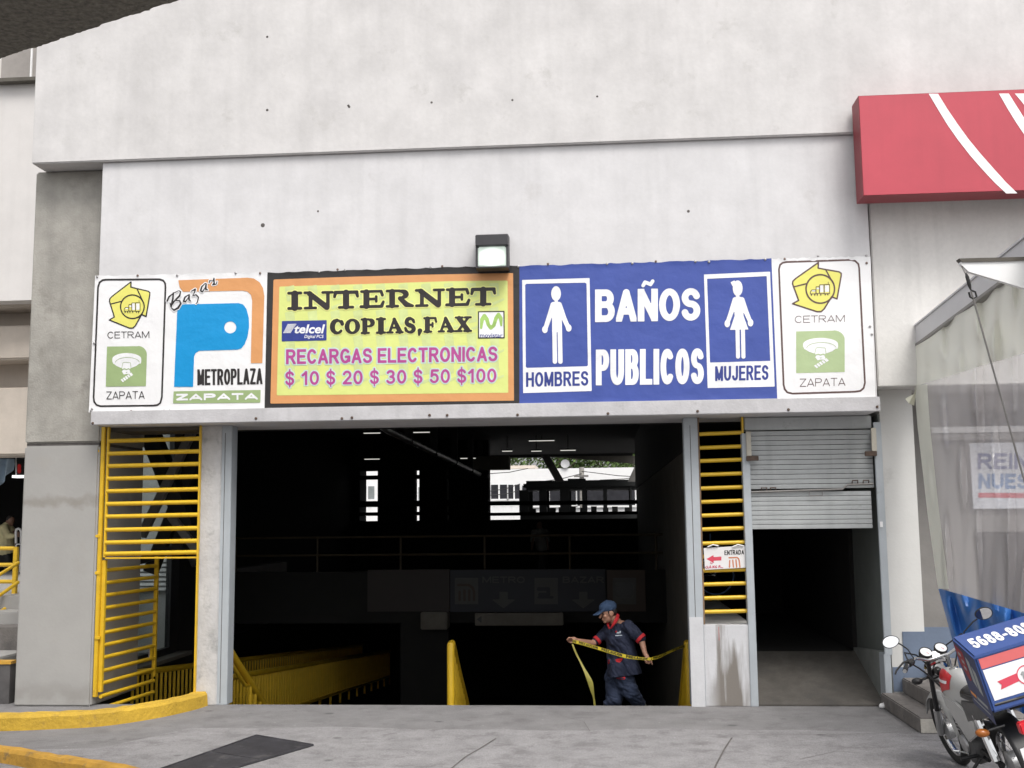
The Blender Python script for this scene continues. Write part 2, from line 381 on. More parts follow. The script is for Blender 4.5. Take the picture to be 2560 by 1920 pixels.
M_pillarp = mat('grey_paint', (.35, .34, .325), .85, .06, 1.6, .06, 30, dirt=(.34, .32, .29), dscale=1.1, dthr=.6)
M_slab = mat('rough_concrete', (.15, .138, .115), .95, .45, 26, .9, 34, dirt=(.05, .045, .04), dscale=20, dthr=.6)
M_ground = mat('driveway_concrete', (.19, .184, .185), .9, .14, 2.8, .35, 60, dirt=(.135, .128, .13), dscale=2.6, dthr=.52, grain=.18, gscale=85, spots=1.7)
M_ground2 = mat('poured_concrete', (.24, .232, .235), .9, .17, 3.4, .45, 60, dirt=(.155, .147, .15), dscale=3.0, dthr=.51, grain=.2, gscale=75, spots=2.1)
M_joint = mat('joint_dirt', (.10, .09, .085), .95, .3, 8)
M_asphalt = mat('asphalt', (.06, .058, .06), .95, .3, 20, .4, 120)
M_plate = mat('steel_plate', (.045, .043, .049), .6, .3, 5, .25, 60, metal=.3, dirt=(.13, .125, .125), dscale=4, dthr=.55)
M_kerb = mat('yellow_kerb', (.50, .315, .03), .8, .16, 3.2, .5, 26, dirt=(.27, .17, .05), dscale=6, dthr=.57, grain=.08)
M_kerbold = mat('worn_yellow', (.50, .275, .04), .85, .22, 4, .5, 26, dirt=(.19, .14, .08), dscale=4.5, dthr=.53)
M_yel = mat('yellow_enamel', (.68, .43, .022), .36, .1, 5, .05, 40, spec=.5, dirt=(.36, .21, .04), dscale=9, dthr=.6)
M_post = mat('blue_grey_paint', (.40, .43, .455), .6, .07, 3, .06, 50, streak=.3, dirt=(.24, .24, .24), dscale=5, dthr=.64)
M_peel = mat('peeling_plaster', (.52, .51, .505), .9, .12, 4, .3, 30, dirt=(.3, .3, .295), dscale=3.2, dthr=.52)
M_stain = mat('stained_paint', (.56, .56, .575), .8, .08, 3, .1, 40)
M_dark = mat('shaded_interior_paint', (.0065, .006, .0055), .9, .25, 3, .1, 30)  # darkness of the deep interior put into the surface colour
M_darkc = mat('deep_shade_paint', (.012, .011, .0105), .95, .25, 3)  # near black too, shade under the roof is in the colour
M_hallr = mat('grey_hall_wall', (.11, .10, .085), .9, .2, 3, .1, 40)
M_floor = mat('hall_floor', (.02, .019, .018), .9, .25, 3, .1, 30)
M_steel = mat('dark_steel', (.014, .0135, .013), .6, .2, 5)
M_gsteel = mat('grey_steel', (.22, .21, .2), .5, .15, 5, metal=.3)
M_shut = mat('shutter_metal', (.43, .445, .445), .5, .08, 4, .04, 50, metal=.25, streak=.35, dirt=(.24, .24, .23), dscale=5, dthr=.62)
M_beige = mat('beige_render', (.52, .46, .40), .9, .08, 2, .1, 30, streak=.2)
M_white = mat('white_paint', (.78, .775, .77), .6, .03, 3)
M_black = mat('black_plastic', (.013, .013, .014), .45, .2, 6)
M_rust = mat('rusty_steel', (.09, .06, .045), .8, .4, 12)
M_bluebase = mat('blue_grey_base_paint', (.13, .165, .23), .8, .08, 3, .1, 40, dirt=(.09, .11, .15), dscale=3, dthr=.6)
M_step = mat('step_concrete', (.17, .155, .145), .9, .22, 4, .3, 50, dirt=(.1, .093, .09), dscale=3.5, dthr=.52)
M_stepedge = mat('pale_step_front', (.42, .395, .35), .9, .2, 6, .3, 50)  # paler tone for the front faces of the steps
M_glass = mat('window_glass', (.16, .17, .18), .06, .1, 2, spec=.8)

# extra run-off streaks on the painted wall under the narrow grille
def streaks(m):
    n = m.node_tree.nodes; l = m.node_tree.links; b = n['Principled BSDF']; src = b.inputs['Base Color'].links[0].from_socket
    tc = n.new('ShaderNodeTexCoord'); mp = n.new('ShaderNodeMapping'); mp.inputs['Scale'].default_value = (9, 9, .9); l.new(tc.outputs['Object'], mp.inputs[0])
    nz = n.new('ShaderNodeTexNoise'); nz.inputs['Scale'].default_value = 1.0; nz.inputs['Detail'].default_value = 7; l.new(mp.outputs[0], nz.inputs[0])
    sp = n.new('ShaderNodeSeparateXYZ'); l.new(tc.outputs['Object'], sp.inputs[0])
    def rng(s, a, c, inv=False):
        r = n.new('ShaderNodeMapRange'); r.inputs[1].default_value = a; r.inputs[2].default_value = c; r.clamp = True; l.new(s, r.inputs[0])
        return r.outputs[0]
    h = rng(sp.outputs['Z'], .75, .0); mid = rng(sp.outputs['X'], 2.5, 2.66); mid2 = rng(sp.outputs['X'], 3.02, 2.88)
    def mul(a, c):
        q = n.new('ShaderNodeMath'); q.operation = 'MULTIPLY'; l.new(a, q.inputs[0]); l.new(c, q.inputs[1]); return q.outputs[0]
    ad = n.new('ShaderNodeMath'); ad.operation = 'MULTIPLY_ADD'; l.new(h, ad.inputs[0]); ad.inputs[1].default_value = .22; l.new(nz.outputs[0], ad.inputs[2])
    f = mul(mul(rng(ad.outputs[0], .52, .66), mid), mid2)
    mx = n.new('ShaderNodeMixRGB'); l.new(f, mx.inputs[0]); l.new(src, mx.inputs[1]); mx.inputs[2].default_value = (.2, .18, .16, 1); l.new(mx.outputs[0], b.inputs['Base Color'])
streaks(M_stain)
def stain_band(m, z, w, col):
    n = m.node_tree.nodes; l = m.node_tree.links; b = n['Principled BSDF']; src = b.inputs['Base Color'].links[0].from_socket
    tc = n.new('ShaderNodeTexCoord'); nz = n.new('ShaderNodeTexNoise'); nz.inputs['Scale'].default_value = 4.0; nz.inputs['Detail'].default_value = 6; l.new(tc.outputs['Object'], nz.inputs[0])
    sp = n.new('ShaderNodeSeparateXYZ'); l.new(tc.outputs['Object'], sp.inputs[0])
    def mth(op, a, c):
        q = n.new('ShaderNodeMath'); q.operation = op
        for i, v in enumerate((a, c)):
            if isinstance(v, (int, float)): q.inputs[i].default_value = v
            else: l.new(v, q.inputs[i])
        return q.outputs[0]
    d = mth('ABSOLUTE', mth('ADD', mth('SUBTRACT', sp.outputs['Z'], z), mth('MULTIPLY', mth('SUBTRACT', nz.outputs[0], .5), .35)), 0)
    r = n.new('ShaderNodeMapRange'); r.inputs[1].default_value = w; r.inputs[2].default_value = w*.2; r.inputs[4].default_value = .75; r.clamp = True; l.new(d, r.inputs[0])
    mx = n.new('ShaderNodeMixRGB'); l.new(mth('MULTIPLY', r.outputs[0], nz.outputs[0]), mx.inputs[0]); l.new(src, mx.inputs[1]); mx.inputs[2].default_value = col; l.new(mx.outputs[0], b.inputs['Base Color'])
stain_band(M_pillarp, 2.33, .09, (.17, .145, .11, 1)); stain_band(M_pillarp, .15, .14, (.2, .185, .165, 1))

# ---------------------------------------------------------------- ground
YG = 12.62
g = MB(); g.add([(-90, -70, 0), (90, -70, 0), (90, YG, 0), (-90, YG, 0)], [(0, 1, 2, 3)])
g.add([(4.2, YG, 0), (90, YG, 0), (90, 200, 0), (4.2, 200, 0)], [(0, 1, 2, 3)])
g.add([(-90, YG, 0), (-6.75, YG, 0), (-6.75, 200, 0), (-90, 200, 0)], [(0, 1, 2, 3)])
tagk(g.build('ground', M_ground, fix=False), kind='structure')
sl_ = MB(); q = [Vector((x, 11.22+.05*math.sin(x*1.7)+.03*math.sin(x*4.1)+.012*math.sin(x*11), .004)) for x in [-4.2+.2*k for k in range(72)]]
q = [Vector((-9, 9.7, .004)), Vector((-4.7, 10.2, .004))] + q + [Vector((10.2, 4, .004)), Vector((-9, 4, .004))]
sl_.add(q, [tuple(reversed(range(len(q))))])
tagk(sl_.build('pavement_slab', M_ground2, fix=False), kind='structure')
jt = MB()
def crack(pts, w):
    P = [atz(*a) for a in pts]
    for a, b in zip(P, P[1:]):
        d = (b-a).normalized(); nrm = Vector((-d.y, d.x, 0))*w
        jt.add([a-nrm, b-nrm, b+nrm, a+nrm], [(0, 1, 2, 3)])
crack([(1240, 1848), (1200, 1873), (1165, 1893), (1120, 1930), (1060, 1990)], .007)
crack([(1830, 1846), (1811, 1875), (1790, 1915), (1760, 1990)], .008)
crack([(60, 1872), (180, 1866), (330, 1850), (420, 1838)], .003)
crack([(900, 1835), (1010, 1822), (1090, 1826), (1180, 1815)], .0025)
crack([(2000, 1900), (2090, 1880), (2150, 1884)], .003)
crack([(1400, 1790), (1460, 1806), (1475, 1830)], .002)
crack([(1860, 1838), (1980, 1839), (2080, 1838), (2240, 1834)], .003)
for o_ in jt.v: pass
jt.v = [(x, y, .008) for x, y, z in jt.v]
tagk(jt.build('pavement_joints', M_joint, fix=False), kind='structure')
tagk(MB().add([(-90, -70, .004), (-60, -70, .004), (-5.3, 9.4, .004), (-90, 10, .004)], [(0, 1, 2, 3)]).build('road', M_asphalt, fix=False), kind='structure')

# floor hatch of two steel plates
h = thing('floor_hatch', 'dark steel double plate floor hatch let into the concrete in front of the entrance', 'hatch', atz(560, 1890))
A_, B_, C_, D_ = atz(641, 1842), atz(782, 1866), atz(656, 1903), atz(528, 1882); E_ = C_ + (C_-B_)*1.0; F_ = D_ + (D_-A_)*1.05
for a, b, c, d in ((A_, B_, C_, D_), (D_+(E_-C_)*.015, C_+(E_-C_)*.015, E_, F_)):
    m_ = MB(); m_.prism([v+Vector((0, 0, .005)) for v in (a, b, c, d)], (0, 0, .009)); m_.build('plate', M_plate, h)
m_ = MB(); m_.tube([A_+Vector((0, 0, .012)), B_+Vector((0, 0, .012))], .012, 6); m_.tube([B_+Vector((0, 0, .012)), E_+Vector((0, 0, .012))], .012, 6); m_.tube([A_+Vector((0, 0, .012)), F_+Vector((0, 0, .012))], .012, 6)
m_.build('frame', M_plate, h)

# kerbs
def kerb(name, label, front, hgt, wid, m):
    P = []                              # smooth the front line
    for i in range(len(front)-1):
        for k in range(6):
            t = k/6; p0 = front[max(i-1, 0)]; p1 = front[i]; p2 = front[i+1]; p3 = front[min(i+2, len(front)-1)]
            P.append(.5*((2*p1)+(p2-p0)*t+(2*p0-5*p1+4*p2-p3)*t*t+(3*p1-p0-3*p2+p3)*t**3))
    P.append(front[-1]); b = MB(); rings = []
    for i, a in enumerate(P):
        d = (P[min(i+1, len(P)-1)]-P[max(i-1, 0)]).normalized(); n_ = Vector((-d.y, d.x, 0)); j = random.uniform(-.006, .006)
        rings.append([a+Vector((0, 0, -.02)), a+n_*.012+Vector((0, 0, hgt-.03+j)), a+n_*.035+Vector((0, 0, hgt+j)), a+n_*(wid-.02)+Vector((0, 0, hgt-j)), a+n_*wid+Vector((0, 0, -.02))])
    vs = [v for r in rings for v in r]; fs = []
    for i in range(len(rings)-1):
        for k in range(4): fs.append((i*5+k, (i+1)*5+k, (i+1)*5+k+1, i*5+k+1))
    fs += [(4, 3, 2, 1, 0), tuple((len(rings)-1)*5+k for k in range(5))]
    b.add(vs, fs); o = b.build(name, m, smooth=False); tagk(o, label, 'kerb'); return o
kerb('yellow_kerb', 'curved yellow painted kerb sweeping up to the concrete strip beside the entrance', [Vector((-7.6, 10.8, 0)), atz(0, 1828), atz(116, 1824), atz(255, 1816), atz(386, 1797), atz(482, 1776), atz(520, 1764)], .155, .17, M_kerb)
kerb('yellow_kerb', 'worn ochre kerb running into the bottom left foreground', [atz(-160, 1888), atz(0, 1909), atz(90, 1926), atz(250, 1953), atz(420, 1990)], .125, .14, M_kerbold)

# ---------------------------------------------------------------- main building front
YP = 12.2
bd = thing('station_building', 'big pale rendered concrete station building with a wide dark entrance', 'building', (-1.4, YP, 0))
XL, XR = -5.81, 3.0
o_ = MB().box(-6.655, 14, 12.145, 12.75, 6.3, 13).build('upper_wall', M_wall, bd, bevel=.012)
# entrance panel with the lintel, drawn as a frame so that its bottom edge is the soffit
MB().box(XL, XR, YP, 13.3, 3.19, 6.299).build('front_panel', M_panel, bd, bevel=.01)
MB().box(XL-.02, XR+.02, YP-.035, YP-.002, 3.185, 3.345).build('lintel_strip', M_lint, bd, bevel=.008)
MB().box(3.04, 14, 12.3, 13.3, 3.466, 6.298).build('right_wall', M_right, bd, bevel=.01)
MB().box(3.117, 3.48, 12.62, 13.3, 0, 3.464).build('right_pier', M_pier, bd)
# small holes and rust spots in the render
hb = MB()
for px, py in ((657, 563), (873, 267), (1079, 256), (1281, 250), (1493, 241), (668, 275), (1721, 528), (795, 528), (871, 264), (660, 376), (668, 92)):
    yy = 12.145 if py < 345 else YP; a = at(px, py, yy-.001); r_ = random.uniform(.008, .018) if px != 657 else .026
    hb.lathe(a, (0, -1, 0), [(0, r_), (.002, r_*.8)], 7)
hb.build('anchor_holes', M_joint, bd)
# left pillar: raw concrete above, painted below, groove between
MB().box(-6.76, -5.84, 12.45, 13.72, 3.005, 6.298).build('pillar', M_pillar, bd, bevel=.02)
MB().box(-6.755, -5.845, 12.442, 13.72, 0, 2.975).build('pillar_base', M_pillarp, bd, bevel=.02)
MB().box(-6.74, -5.86, 12.47, 13.7, 2.973, 3.007).build('groove', M_joint, bd)
# plaster strip and steel posts
a, b_ = at(499, 1065, 12.56), at(536, 1760, 12.56)
MB().box(a.x, b_.x+.02, 12.56, 13.0, 0, 3.188).build('plaster_strip', M_peel, bd, bevel=.008)
def post(x0, x1, seam, name='steel_post'):
    o = MB().box(x0, x1, 12.58, 12.78, 0, 3.188).build(name, M_post, bd, bevel=.006)
    MB().box(seam-.003, seam+.003, 12.577, 12.581, .02, 3.1).build('seam', M_joint, o); return o
x0, x1 = at(537, 1500, 12.58).x, at(572, 1500, 12.58).x; post(x0+.0, x1, x0+.26*(x1-x0)*2)
xr0, xr1 = at(1721, 1500, 12.58).x, at(1757, 1500, 12.58).x; post(xr0, xr1, xr0+(xr1-xr0)*.46)
xg0, xg1 = xr1, at(1877, 1500, 12.60).x
zs = at(1810, 1562, 12.6).z
MB().box(xr1-.001, xg1-.02, 12.60, 12.80, 0, zs).build('sill_wall', M_stain, bd, bevel=.006)
MB().box(xr0+.004, xr1-.004, 12.574, 12.579, 0, at(1735, 1543, 12.57).z).build('paint_patch', M_stain, bd)
xd0, xd1 = at(1868, 1500, 12.6).x, at(1887, 1500, 12.6).x
MB().box(xd0, xd1, 12.585, 12.72, 0, 3.0).build('door_jamb', M_post, bd, bevel=.005)
m_ = MB()
for px, py in ((1846, 1566), (1878, 1566)): pass
m_.box(xg0+.165, xg0+.169, 12.596, 12.60, zs-.17, zs-.02); m_.build('red_paint_drip', mat('red_drip', (.5, .04, .03), .6), bd)
# lintel bolts
bo = MB(); bo.lathe((0, 0, 0), (0, -1, 0), [(0, .016), (.006, .016), (.012, .009)], 8); ob = None
for px, py in ((640, 1046), (855, 1046), (1074, 1038), (1294, 1037), (1520, 1034), (1744, 1028), (1971, 1024), (2193, 1017), (232, 1058), (880, 1044), (1118, 1038)):
    a = at(px, py, YP-.036)
    if ob is None: ob = bo.build('bolt', M_rust); ob.parent = bd; ob.location = a-wloc(bd)
    else: copy_part(ob, bd, a-wloc(bd))

# hall behind the entrance ------------------------------------------------------
hall = thing('entrance_hall', 'dark interior of the station hall seen through the wide entrance', 'hall', (-1.5, 20, -3))
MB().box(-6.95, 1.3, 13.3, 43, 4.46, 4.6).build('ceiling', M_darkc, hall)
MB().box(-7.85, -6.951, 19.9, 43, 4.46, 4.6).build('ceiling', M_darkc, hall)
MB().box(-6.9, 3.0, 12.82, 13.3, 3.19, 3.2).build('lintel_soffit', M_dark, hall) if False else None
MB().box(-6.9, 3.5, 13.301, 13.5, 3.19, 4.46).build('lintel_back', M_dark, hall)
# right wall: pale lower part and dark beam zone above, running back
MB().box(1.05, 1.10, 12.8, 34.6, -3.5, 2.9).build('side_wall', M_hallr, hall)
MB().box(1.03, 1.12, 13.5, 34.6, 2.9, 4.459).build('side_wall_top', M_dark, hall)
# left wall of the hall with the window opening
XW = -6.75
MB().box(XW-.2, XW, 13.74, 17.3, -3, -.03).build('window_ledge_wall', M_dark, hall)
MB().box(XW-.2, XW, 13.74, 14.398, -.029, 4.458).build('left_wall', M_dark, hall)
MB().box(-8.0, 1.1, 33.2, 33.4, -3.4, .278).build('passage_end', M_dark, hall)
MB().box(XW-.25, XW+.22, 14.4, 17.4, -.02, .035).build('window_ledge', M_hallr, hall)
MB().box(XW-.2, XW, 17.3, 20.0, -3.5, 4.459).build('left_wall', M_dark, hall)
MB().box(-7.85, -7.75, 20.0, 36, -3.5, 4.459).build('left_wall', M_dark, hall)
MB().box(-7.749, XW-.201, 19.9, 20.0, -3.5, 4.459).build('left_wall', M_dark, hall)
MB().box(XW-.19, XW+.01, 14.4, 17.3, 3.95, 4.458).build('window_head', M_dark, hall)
# floors: ramp on the left, stairs, lower passage, upper deck
MB().hexa([(-7.0, 13.4, -1.2), (-5.2, 13.4, -1.2), (-5.2, 13.4, -1.15), (-7.0, 13.4, -1.15)], [(-7.0, 33, -3.2), (-5.2, 33, -3.2), (-5.2, 33, -3.15), (-7.0, 33, -3.15)]).build('ramp', M_floor, hall)
MB().box(-7.0, -5.31, 12.63, 13.398, -1.3, -.9).build('landing', M_floor, hall)
st = MB(); n_ = 18; y_ = 12.66
for i in range(n_):
    st.box(-5.3, 1.05, y_+i*.25, y_+(i+1)*.25, -3.4, -.17*(i+1))
tagk(st.build('stairs', M_floor), kind='structure')
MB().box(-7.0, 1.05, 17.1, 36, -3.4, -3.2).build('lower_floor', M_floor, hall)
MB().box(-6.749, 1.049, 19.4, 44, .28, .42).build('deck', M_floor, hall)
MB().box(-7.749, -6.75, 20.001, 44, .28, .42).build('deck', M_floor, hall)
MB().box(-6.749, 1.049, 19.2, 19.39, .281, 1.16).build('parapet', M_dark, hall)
# far screen of columns and beams with gaps to the daylight
YB = 34.0
scb = MB(); gx = [(899, 944), (1036, 1048), (1117, 1122)]; edges = [820] + [v for g_ in gx for v in g_] + [1222]
zt = at(900, 1177, YB).z; zb = at(900, 1303, YB).z
for i in range(0, len(edges)-1, 2):
    x0 = at(edges[i], 1240, YB).x; x1 = at(edges[i+1], 1240, YB).x
    scb.box(max(x0, -7.749) if i == 0 else x0, x1, YB, YB+.5, zb, zt)
scb.box(-7.749, at(1222, 1240, YB).x, YB, YB+.5, zt, 4.459)
scb.box(-7.749, 1.05, YB, YB+.5, .42, zb)
scb.build('column_screen', M_dark, hall)
m_ = MB()
for ya, yb in ((1189, 1199), (1253, 1268), (1281, 1290)):
    za, zc = at(900, ya, YB-.3).z, at(900, yb, YB-.3).z
    m_.box(-7.749, at(1222, 1240, YB).x, YB-.3, YB-.02, zc, za)
m_.build('cross_beams', M_dark, hall)
m_ = MB()
for ya, yb in ((1252, 1262), (1280, 1288)):
    za, zc = at(1400, ya, YB-.3).z, at(1400, yb, YB-.3).z
    m_.box(at(1222, 1240, YB).x, 1.05, YB-.3, YB-.2, zc, za)
m_.build('guard_rails', M_dark, hall)
# roof truss edge, braces and sloping canopy at the far end
a = at(1300, 1118, 36); MB().box(-7.8, 1.2, 42.9, 43.2, 4.36, 4.459).build('edge_beam', M_steel, hall)
br = MB(); a, b_ = at(1362, 1138, 35.5), at(1400, 1204, 35.5); br.hexa([a+Vector((-.14, 0, 0)), b_+Vector((-.14, 0, 0)), b_+Vector((.14, 0, 0)), a+Vector((.14, 0, 0))], [a+Vector((-.14, .25, 0)), b_+Vector((-.14, .25, 0)), b_+Vector((.14, .25, 0)), a+Vector((.14, .25, 0))]); br.build('brace', M_gsteel, hall)
br = MB(); a, b_ = at(1612, 1138, 35.5), at(1582, 1204, 35.5); br.hexa([a+Vector((-.16, 0, 0)), b_+Vector((-.16, 0, 0)), b_+Vector((.14, 0, 0)), a+Vector((.14, 0, 0))], [a+Vector((-.16, .25, 0)), b_+Vector((-.16, .25, 0)), b_+Vector((.14, .25, 0)), a+Vector((.14, .25, 0))]); br.build('brace', M_gsteel, hall)
cn = [at(1375, 1141, 38), at(1625, 1139, 38), at(1625, 1162, 38), at(1500, 1151, 38)]
MB().prism(cn, (0, .3, 0)).build('canopy_edge', M_hallr, hall)
# long duct running back under the ceiling, with hangers
dx = MB(); dx.tube([at(940, 1054, 17.0), at(968, 1074, 18.4), at(1221, 1197, 36.7)], .07, 10)
duct = dx.build('duct', mat('galvanised_duct', (.42, .42, .41), .35, .15, 4, metal=.6), hall)
for t in (.12, .3, .5, .7, .85):
    m_ = MB(); a = at(968, 1074, 18.4).lerp(at(1221, 1197, 36.7), t); m_.box(a.x-.08, a.x+.08, a.y, a.y+.05, a.z-.08, 4.45); m_.build('hanger', M_steel, duct)
# box-shaped plant under the ceiling
MB().box(at(1180, 1150, 33).x, at(1272, 1150, 33).x, 33, 33.6, at(1272, 1173, 33).z, at(1272, 1140, 33).z).build('duct_box', M_hallr, hall)
# ceiling lamps
M_lit = mat('lit_tube', (.8, .8, .8), .5, emit=((1, .98, .9), .4))
for px, py, wl in ((1354, 1102, .5), (930, 1083, .3), (930, 1148, .3), (1054, 1081, .3), (1170, 1146, .3), (1341, 1128, .2), (1420, 1126, .3), (1268, 1128, .2)):
    d_ = ray(px, py); Yd = (4.40-EYE)/d_.z*d_.y; Yd = min(Yd, 32.5); a = at(px, py, Yd)
    t = thing('ceiling_lamp', 'small lit ceiling lamp in the dark hall', 'lamp', a, 'ceiling lamps in the dark hall')
    wl *= .75; MB().box(a.x-wl, a.x+wl, a.y-.04, a.y+.04, a.z-.008, a.z+.01).build('diffuser', M_lit, t); MB().box(a.x-wl-.02, a.x+wl+.02, a.y-.06, a.y+.06, a.z+.012, a.z+.05).build('housing', M_steel, t)
    if a.z < 4.38: MB().box(a.x-.012, a.x+.012, a.y-.012, a.y+.012, a.z+.051, 4.459).build('rod', M_steel, t)

# hanging direction signs above the lower passage (hall gloom put into their colours)
def plane_map(fr, Y, k=.002):
    ox, oy, s = fr
    return lambda x, y, off: at(ox+x/s, oy+y/s, Y-off)
YS = 19.2
F9 = (900, 1380, 2.911); pm = plane_map(F9, YS)
M_navy = mat('shaded_sign_navy', (.0045, .006, .014), .6); M_sred = mat('shaded_sign_red', (.012, .006, .005), .6); M_sora = mat('shaded_sign_orange', (.03, .014, .007), .6); M_swh = mat('shaded_sign_white', (.042, .042, .04), .6)
ds = thing('direction_sign', 'long dark overhead sign reading METRO and BAZAR with down arrows', 'sign', at(1250, 1530, YS))
def rect(m_, pl, x0, y0, x1, y1, off): return m_.add([pl(x0, y1, off), pl(x1, y1, off), pl(x1, y0, off), pl(x0, y0, off)], [(0, 1, 2, 3)])
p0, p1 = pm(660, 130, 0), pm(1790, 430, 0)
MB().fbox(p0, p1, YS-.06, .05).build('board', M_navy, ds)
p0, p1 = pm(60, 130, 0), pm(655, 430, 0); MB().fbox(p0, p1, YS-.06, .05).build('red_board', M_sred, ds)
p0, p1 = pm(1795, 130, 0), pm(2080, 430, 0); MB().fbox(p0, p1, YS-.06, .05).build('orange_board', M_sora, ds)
for x0_ in (690, 1270, 1840):
    m_ = MB(); rect(m_, pm, x0_, 188, x0_+170, 380, .064); m_.build('emblem_panel', M_swh, ds, fix=False)
flat('metro_emblem', M_sora, ds, lambda X, Y: np.minimum(np.minimum(np.minimum(d_path(X, Y, [(715, 240), (790, 240), (820, 260), (830, 290), (830, 350)], 9), d_path(X, Y, [(725, 290), (725, 350)], 9)), d_path(X, Y, [(760, 280), (760, 350)], 9)), d_path(X, Y, [(795, 280), (795, 350)], 9)), (690, 200, 860, 380), 5, pm, .067)
flat('bazar_emblem', M_navy, ds, lambda X, Y: np.minimum(d_path(X, Y, [(1300, 270), (1370, 270), (1370, 310), (1310, 310)], 14), d_path(X, Y, [(1300, 330), (1400, 330)], 9)), (1280, 200, 1430, 370), 5, pm, .067)
flat('bus_emblem', M_black, ds, lambda X, Y: d_poly(X, Y, rrect(1860, 225, 1985, 330, 20)), (1840, 200, 2010, 350), 5, pm, .067)
for s_, x0, x1 in (('METRO', 890, 1200), ('BAZAR', 1475, 1775)):
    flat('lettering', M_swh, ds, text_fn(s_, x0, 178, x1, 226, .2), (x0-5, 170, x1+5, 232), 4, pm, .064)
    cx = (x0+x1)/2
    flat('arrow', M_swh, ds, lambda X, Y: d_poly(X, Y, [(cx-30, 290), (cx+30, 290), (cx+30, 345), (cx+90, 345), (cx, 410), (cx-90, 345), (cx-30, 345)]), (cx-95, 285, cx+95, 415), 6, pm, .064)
ds2 = thing('direction_sign', 'low plain grey sign board under the METRO sign', 'sign', at(1297, 1565, 18.6))
pm2 = plane_map(F9, 18.6); p0, p1 = pm2(835, 445, 0), pm2(1480, 535, 0)
MB().fbox(p0, p1, 18.6, .05).build('board', M_hallr, ds2, bevel=.01)
flat('arrow', M_black, ds2, lambda X, Y: d_poly(X, Y, [(850, 490), (885, 462), (885, 518)]), (840, 455, 900, 525), 6, pm2, .003)
m_ = MB(); m_.box(pm2(850, 440, 0).x, pm2(1460, 440, 0).x, 18.65, 19.19, pm2(850, 470, 0).z, pm2(850, 460, 0).z); m_.build('bracket', M_steel, ds2)
cab = thing('wall_cabinet', 'dim grey cabinet box on the hall wall left of the low sign', 'cabinet', at(1085, 1575, 18.9))
p0, p1 = plane_map(F9, 18.9)(440, 440, 0), plane_map(F9, 18.9)(635, 565, 0); MB().fbox(p0, p1, 18.9, .35).build('case', M_hallr, cab, bevel=.015); MB().box(p0.x+.03, p1.x-.03, 18.89, 18.9, p1.z+.03, p0.z-.03).build('door', M_hallr, cab)
MB().box(at(1000, 1500, 19.2).x, at(1118, 1500, 19.2).x, 19.25, 19.39, -3.4, .279).build('passage_wall', M_dark, hall)
# side corridor with a rising ramp, right of the main entrance
cor = thing('side_corridor', 'side doorway passage with a rising concrete ramp under the half open shutter', 'passage', (2.3, 14, 0))
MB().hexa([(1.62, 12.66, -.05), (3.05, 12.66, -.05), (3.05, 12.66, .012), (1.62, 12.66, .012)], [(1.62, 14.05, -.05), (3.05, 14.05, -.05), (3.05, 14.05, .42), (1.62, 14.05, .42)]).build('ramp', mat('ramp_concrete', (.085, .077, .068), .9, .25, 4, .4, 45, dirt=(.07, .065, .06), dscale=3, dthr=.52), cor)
MB().box(1.661, 3.6, 14.06, 19.5, .3, .40).build('floor', M_floor, cor)
MB().box(1.101, 1.66, 12.81, 19.5, -.05, .85).build('side_platform', mat('light_concrete', (.55, .54, .52), .9, .2, 4, .2, 40), cor)
MB().hexa([(3.03, 12.81, -.02), (3.099, 12.81, -.02), (3.099, 12.81, .57), (3.03, 12.81, .57)], [(3.03, 14.1, -.02), (3.099, 14.1, -.02), (3.099, 14.1, .46), (3.03, 14.1, .46)]).build('side_kerb', mat('kerb_grey', (.20, .21, .20), .85, .15, 4), cor)
M_jamb = mat('green_grey_wall', (.15, .165, .155), .85, .1, 3, .1, 40)
MB().box(3.1, 3.116, 12.64, 14.2, .0, 3.189).build('jamb_wall', M_jamb, cor)
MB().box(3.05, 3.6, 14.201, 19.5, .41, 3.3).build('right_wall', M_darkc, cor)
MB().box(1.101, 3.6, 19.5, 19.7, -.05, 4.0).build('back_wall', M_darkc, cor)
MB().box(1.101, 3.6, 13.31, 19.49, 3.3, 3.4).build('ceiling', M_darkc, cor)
# blank notices on the back wall
M_note = mat('dim_paper', (.2, .18, .18), .8)
for px0, py0, px1, py1, lb in ((2022, 1365, 2100, 1407, 'larger dim paper notice with red lines on the dark back wall of the side passage'), (2033, 1442, 2054, 1454, 'small dim paper slip on the dark back wall below the larger notice')):
    a, b_ = at(px0, py0, 19.45), at(px1, py1, 19.45); t = thing('paper_notice', lb, 'notice', (a+b_)/2)
    MB().fbox(a, b_, 19.47, .02).build('sheet', M_note, t)
    if px0 == 2022:
        m_ = MB()
        for k, (u0, u1) in enumerate(((.1, .36), (.45, .9))): m_.box(a.x+(b_.x-a.x)*u0, a.x+(b_.x-a.x)*u1, 19.462, 19.468, a.z+(b_.z-a.z)*.58, a.z+(b_.z-a.z)*.42)
        m_.build('red_lines', M_sred, t)

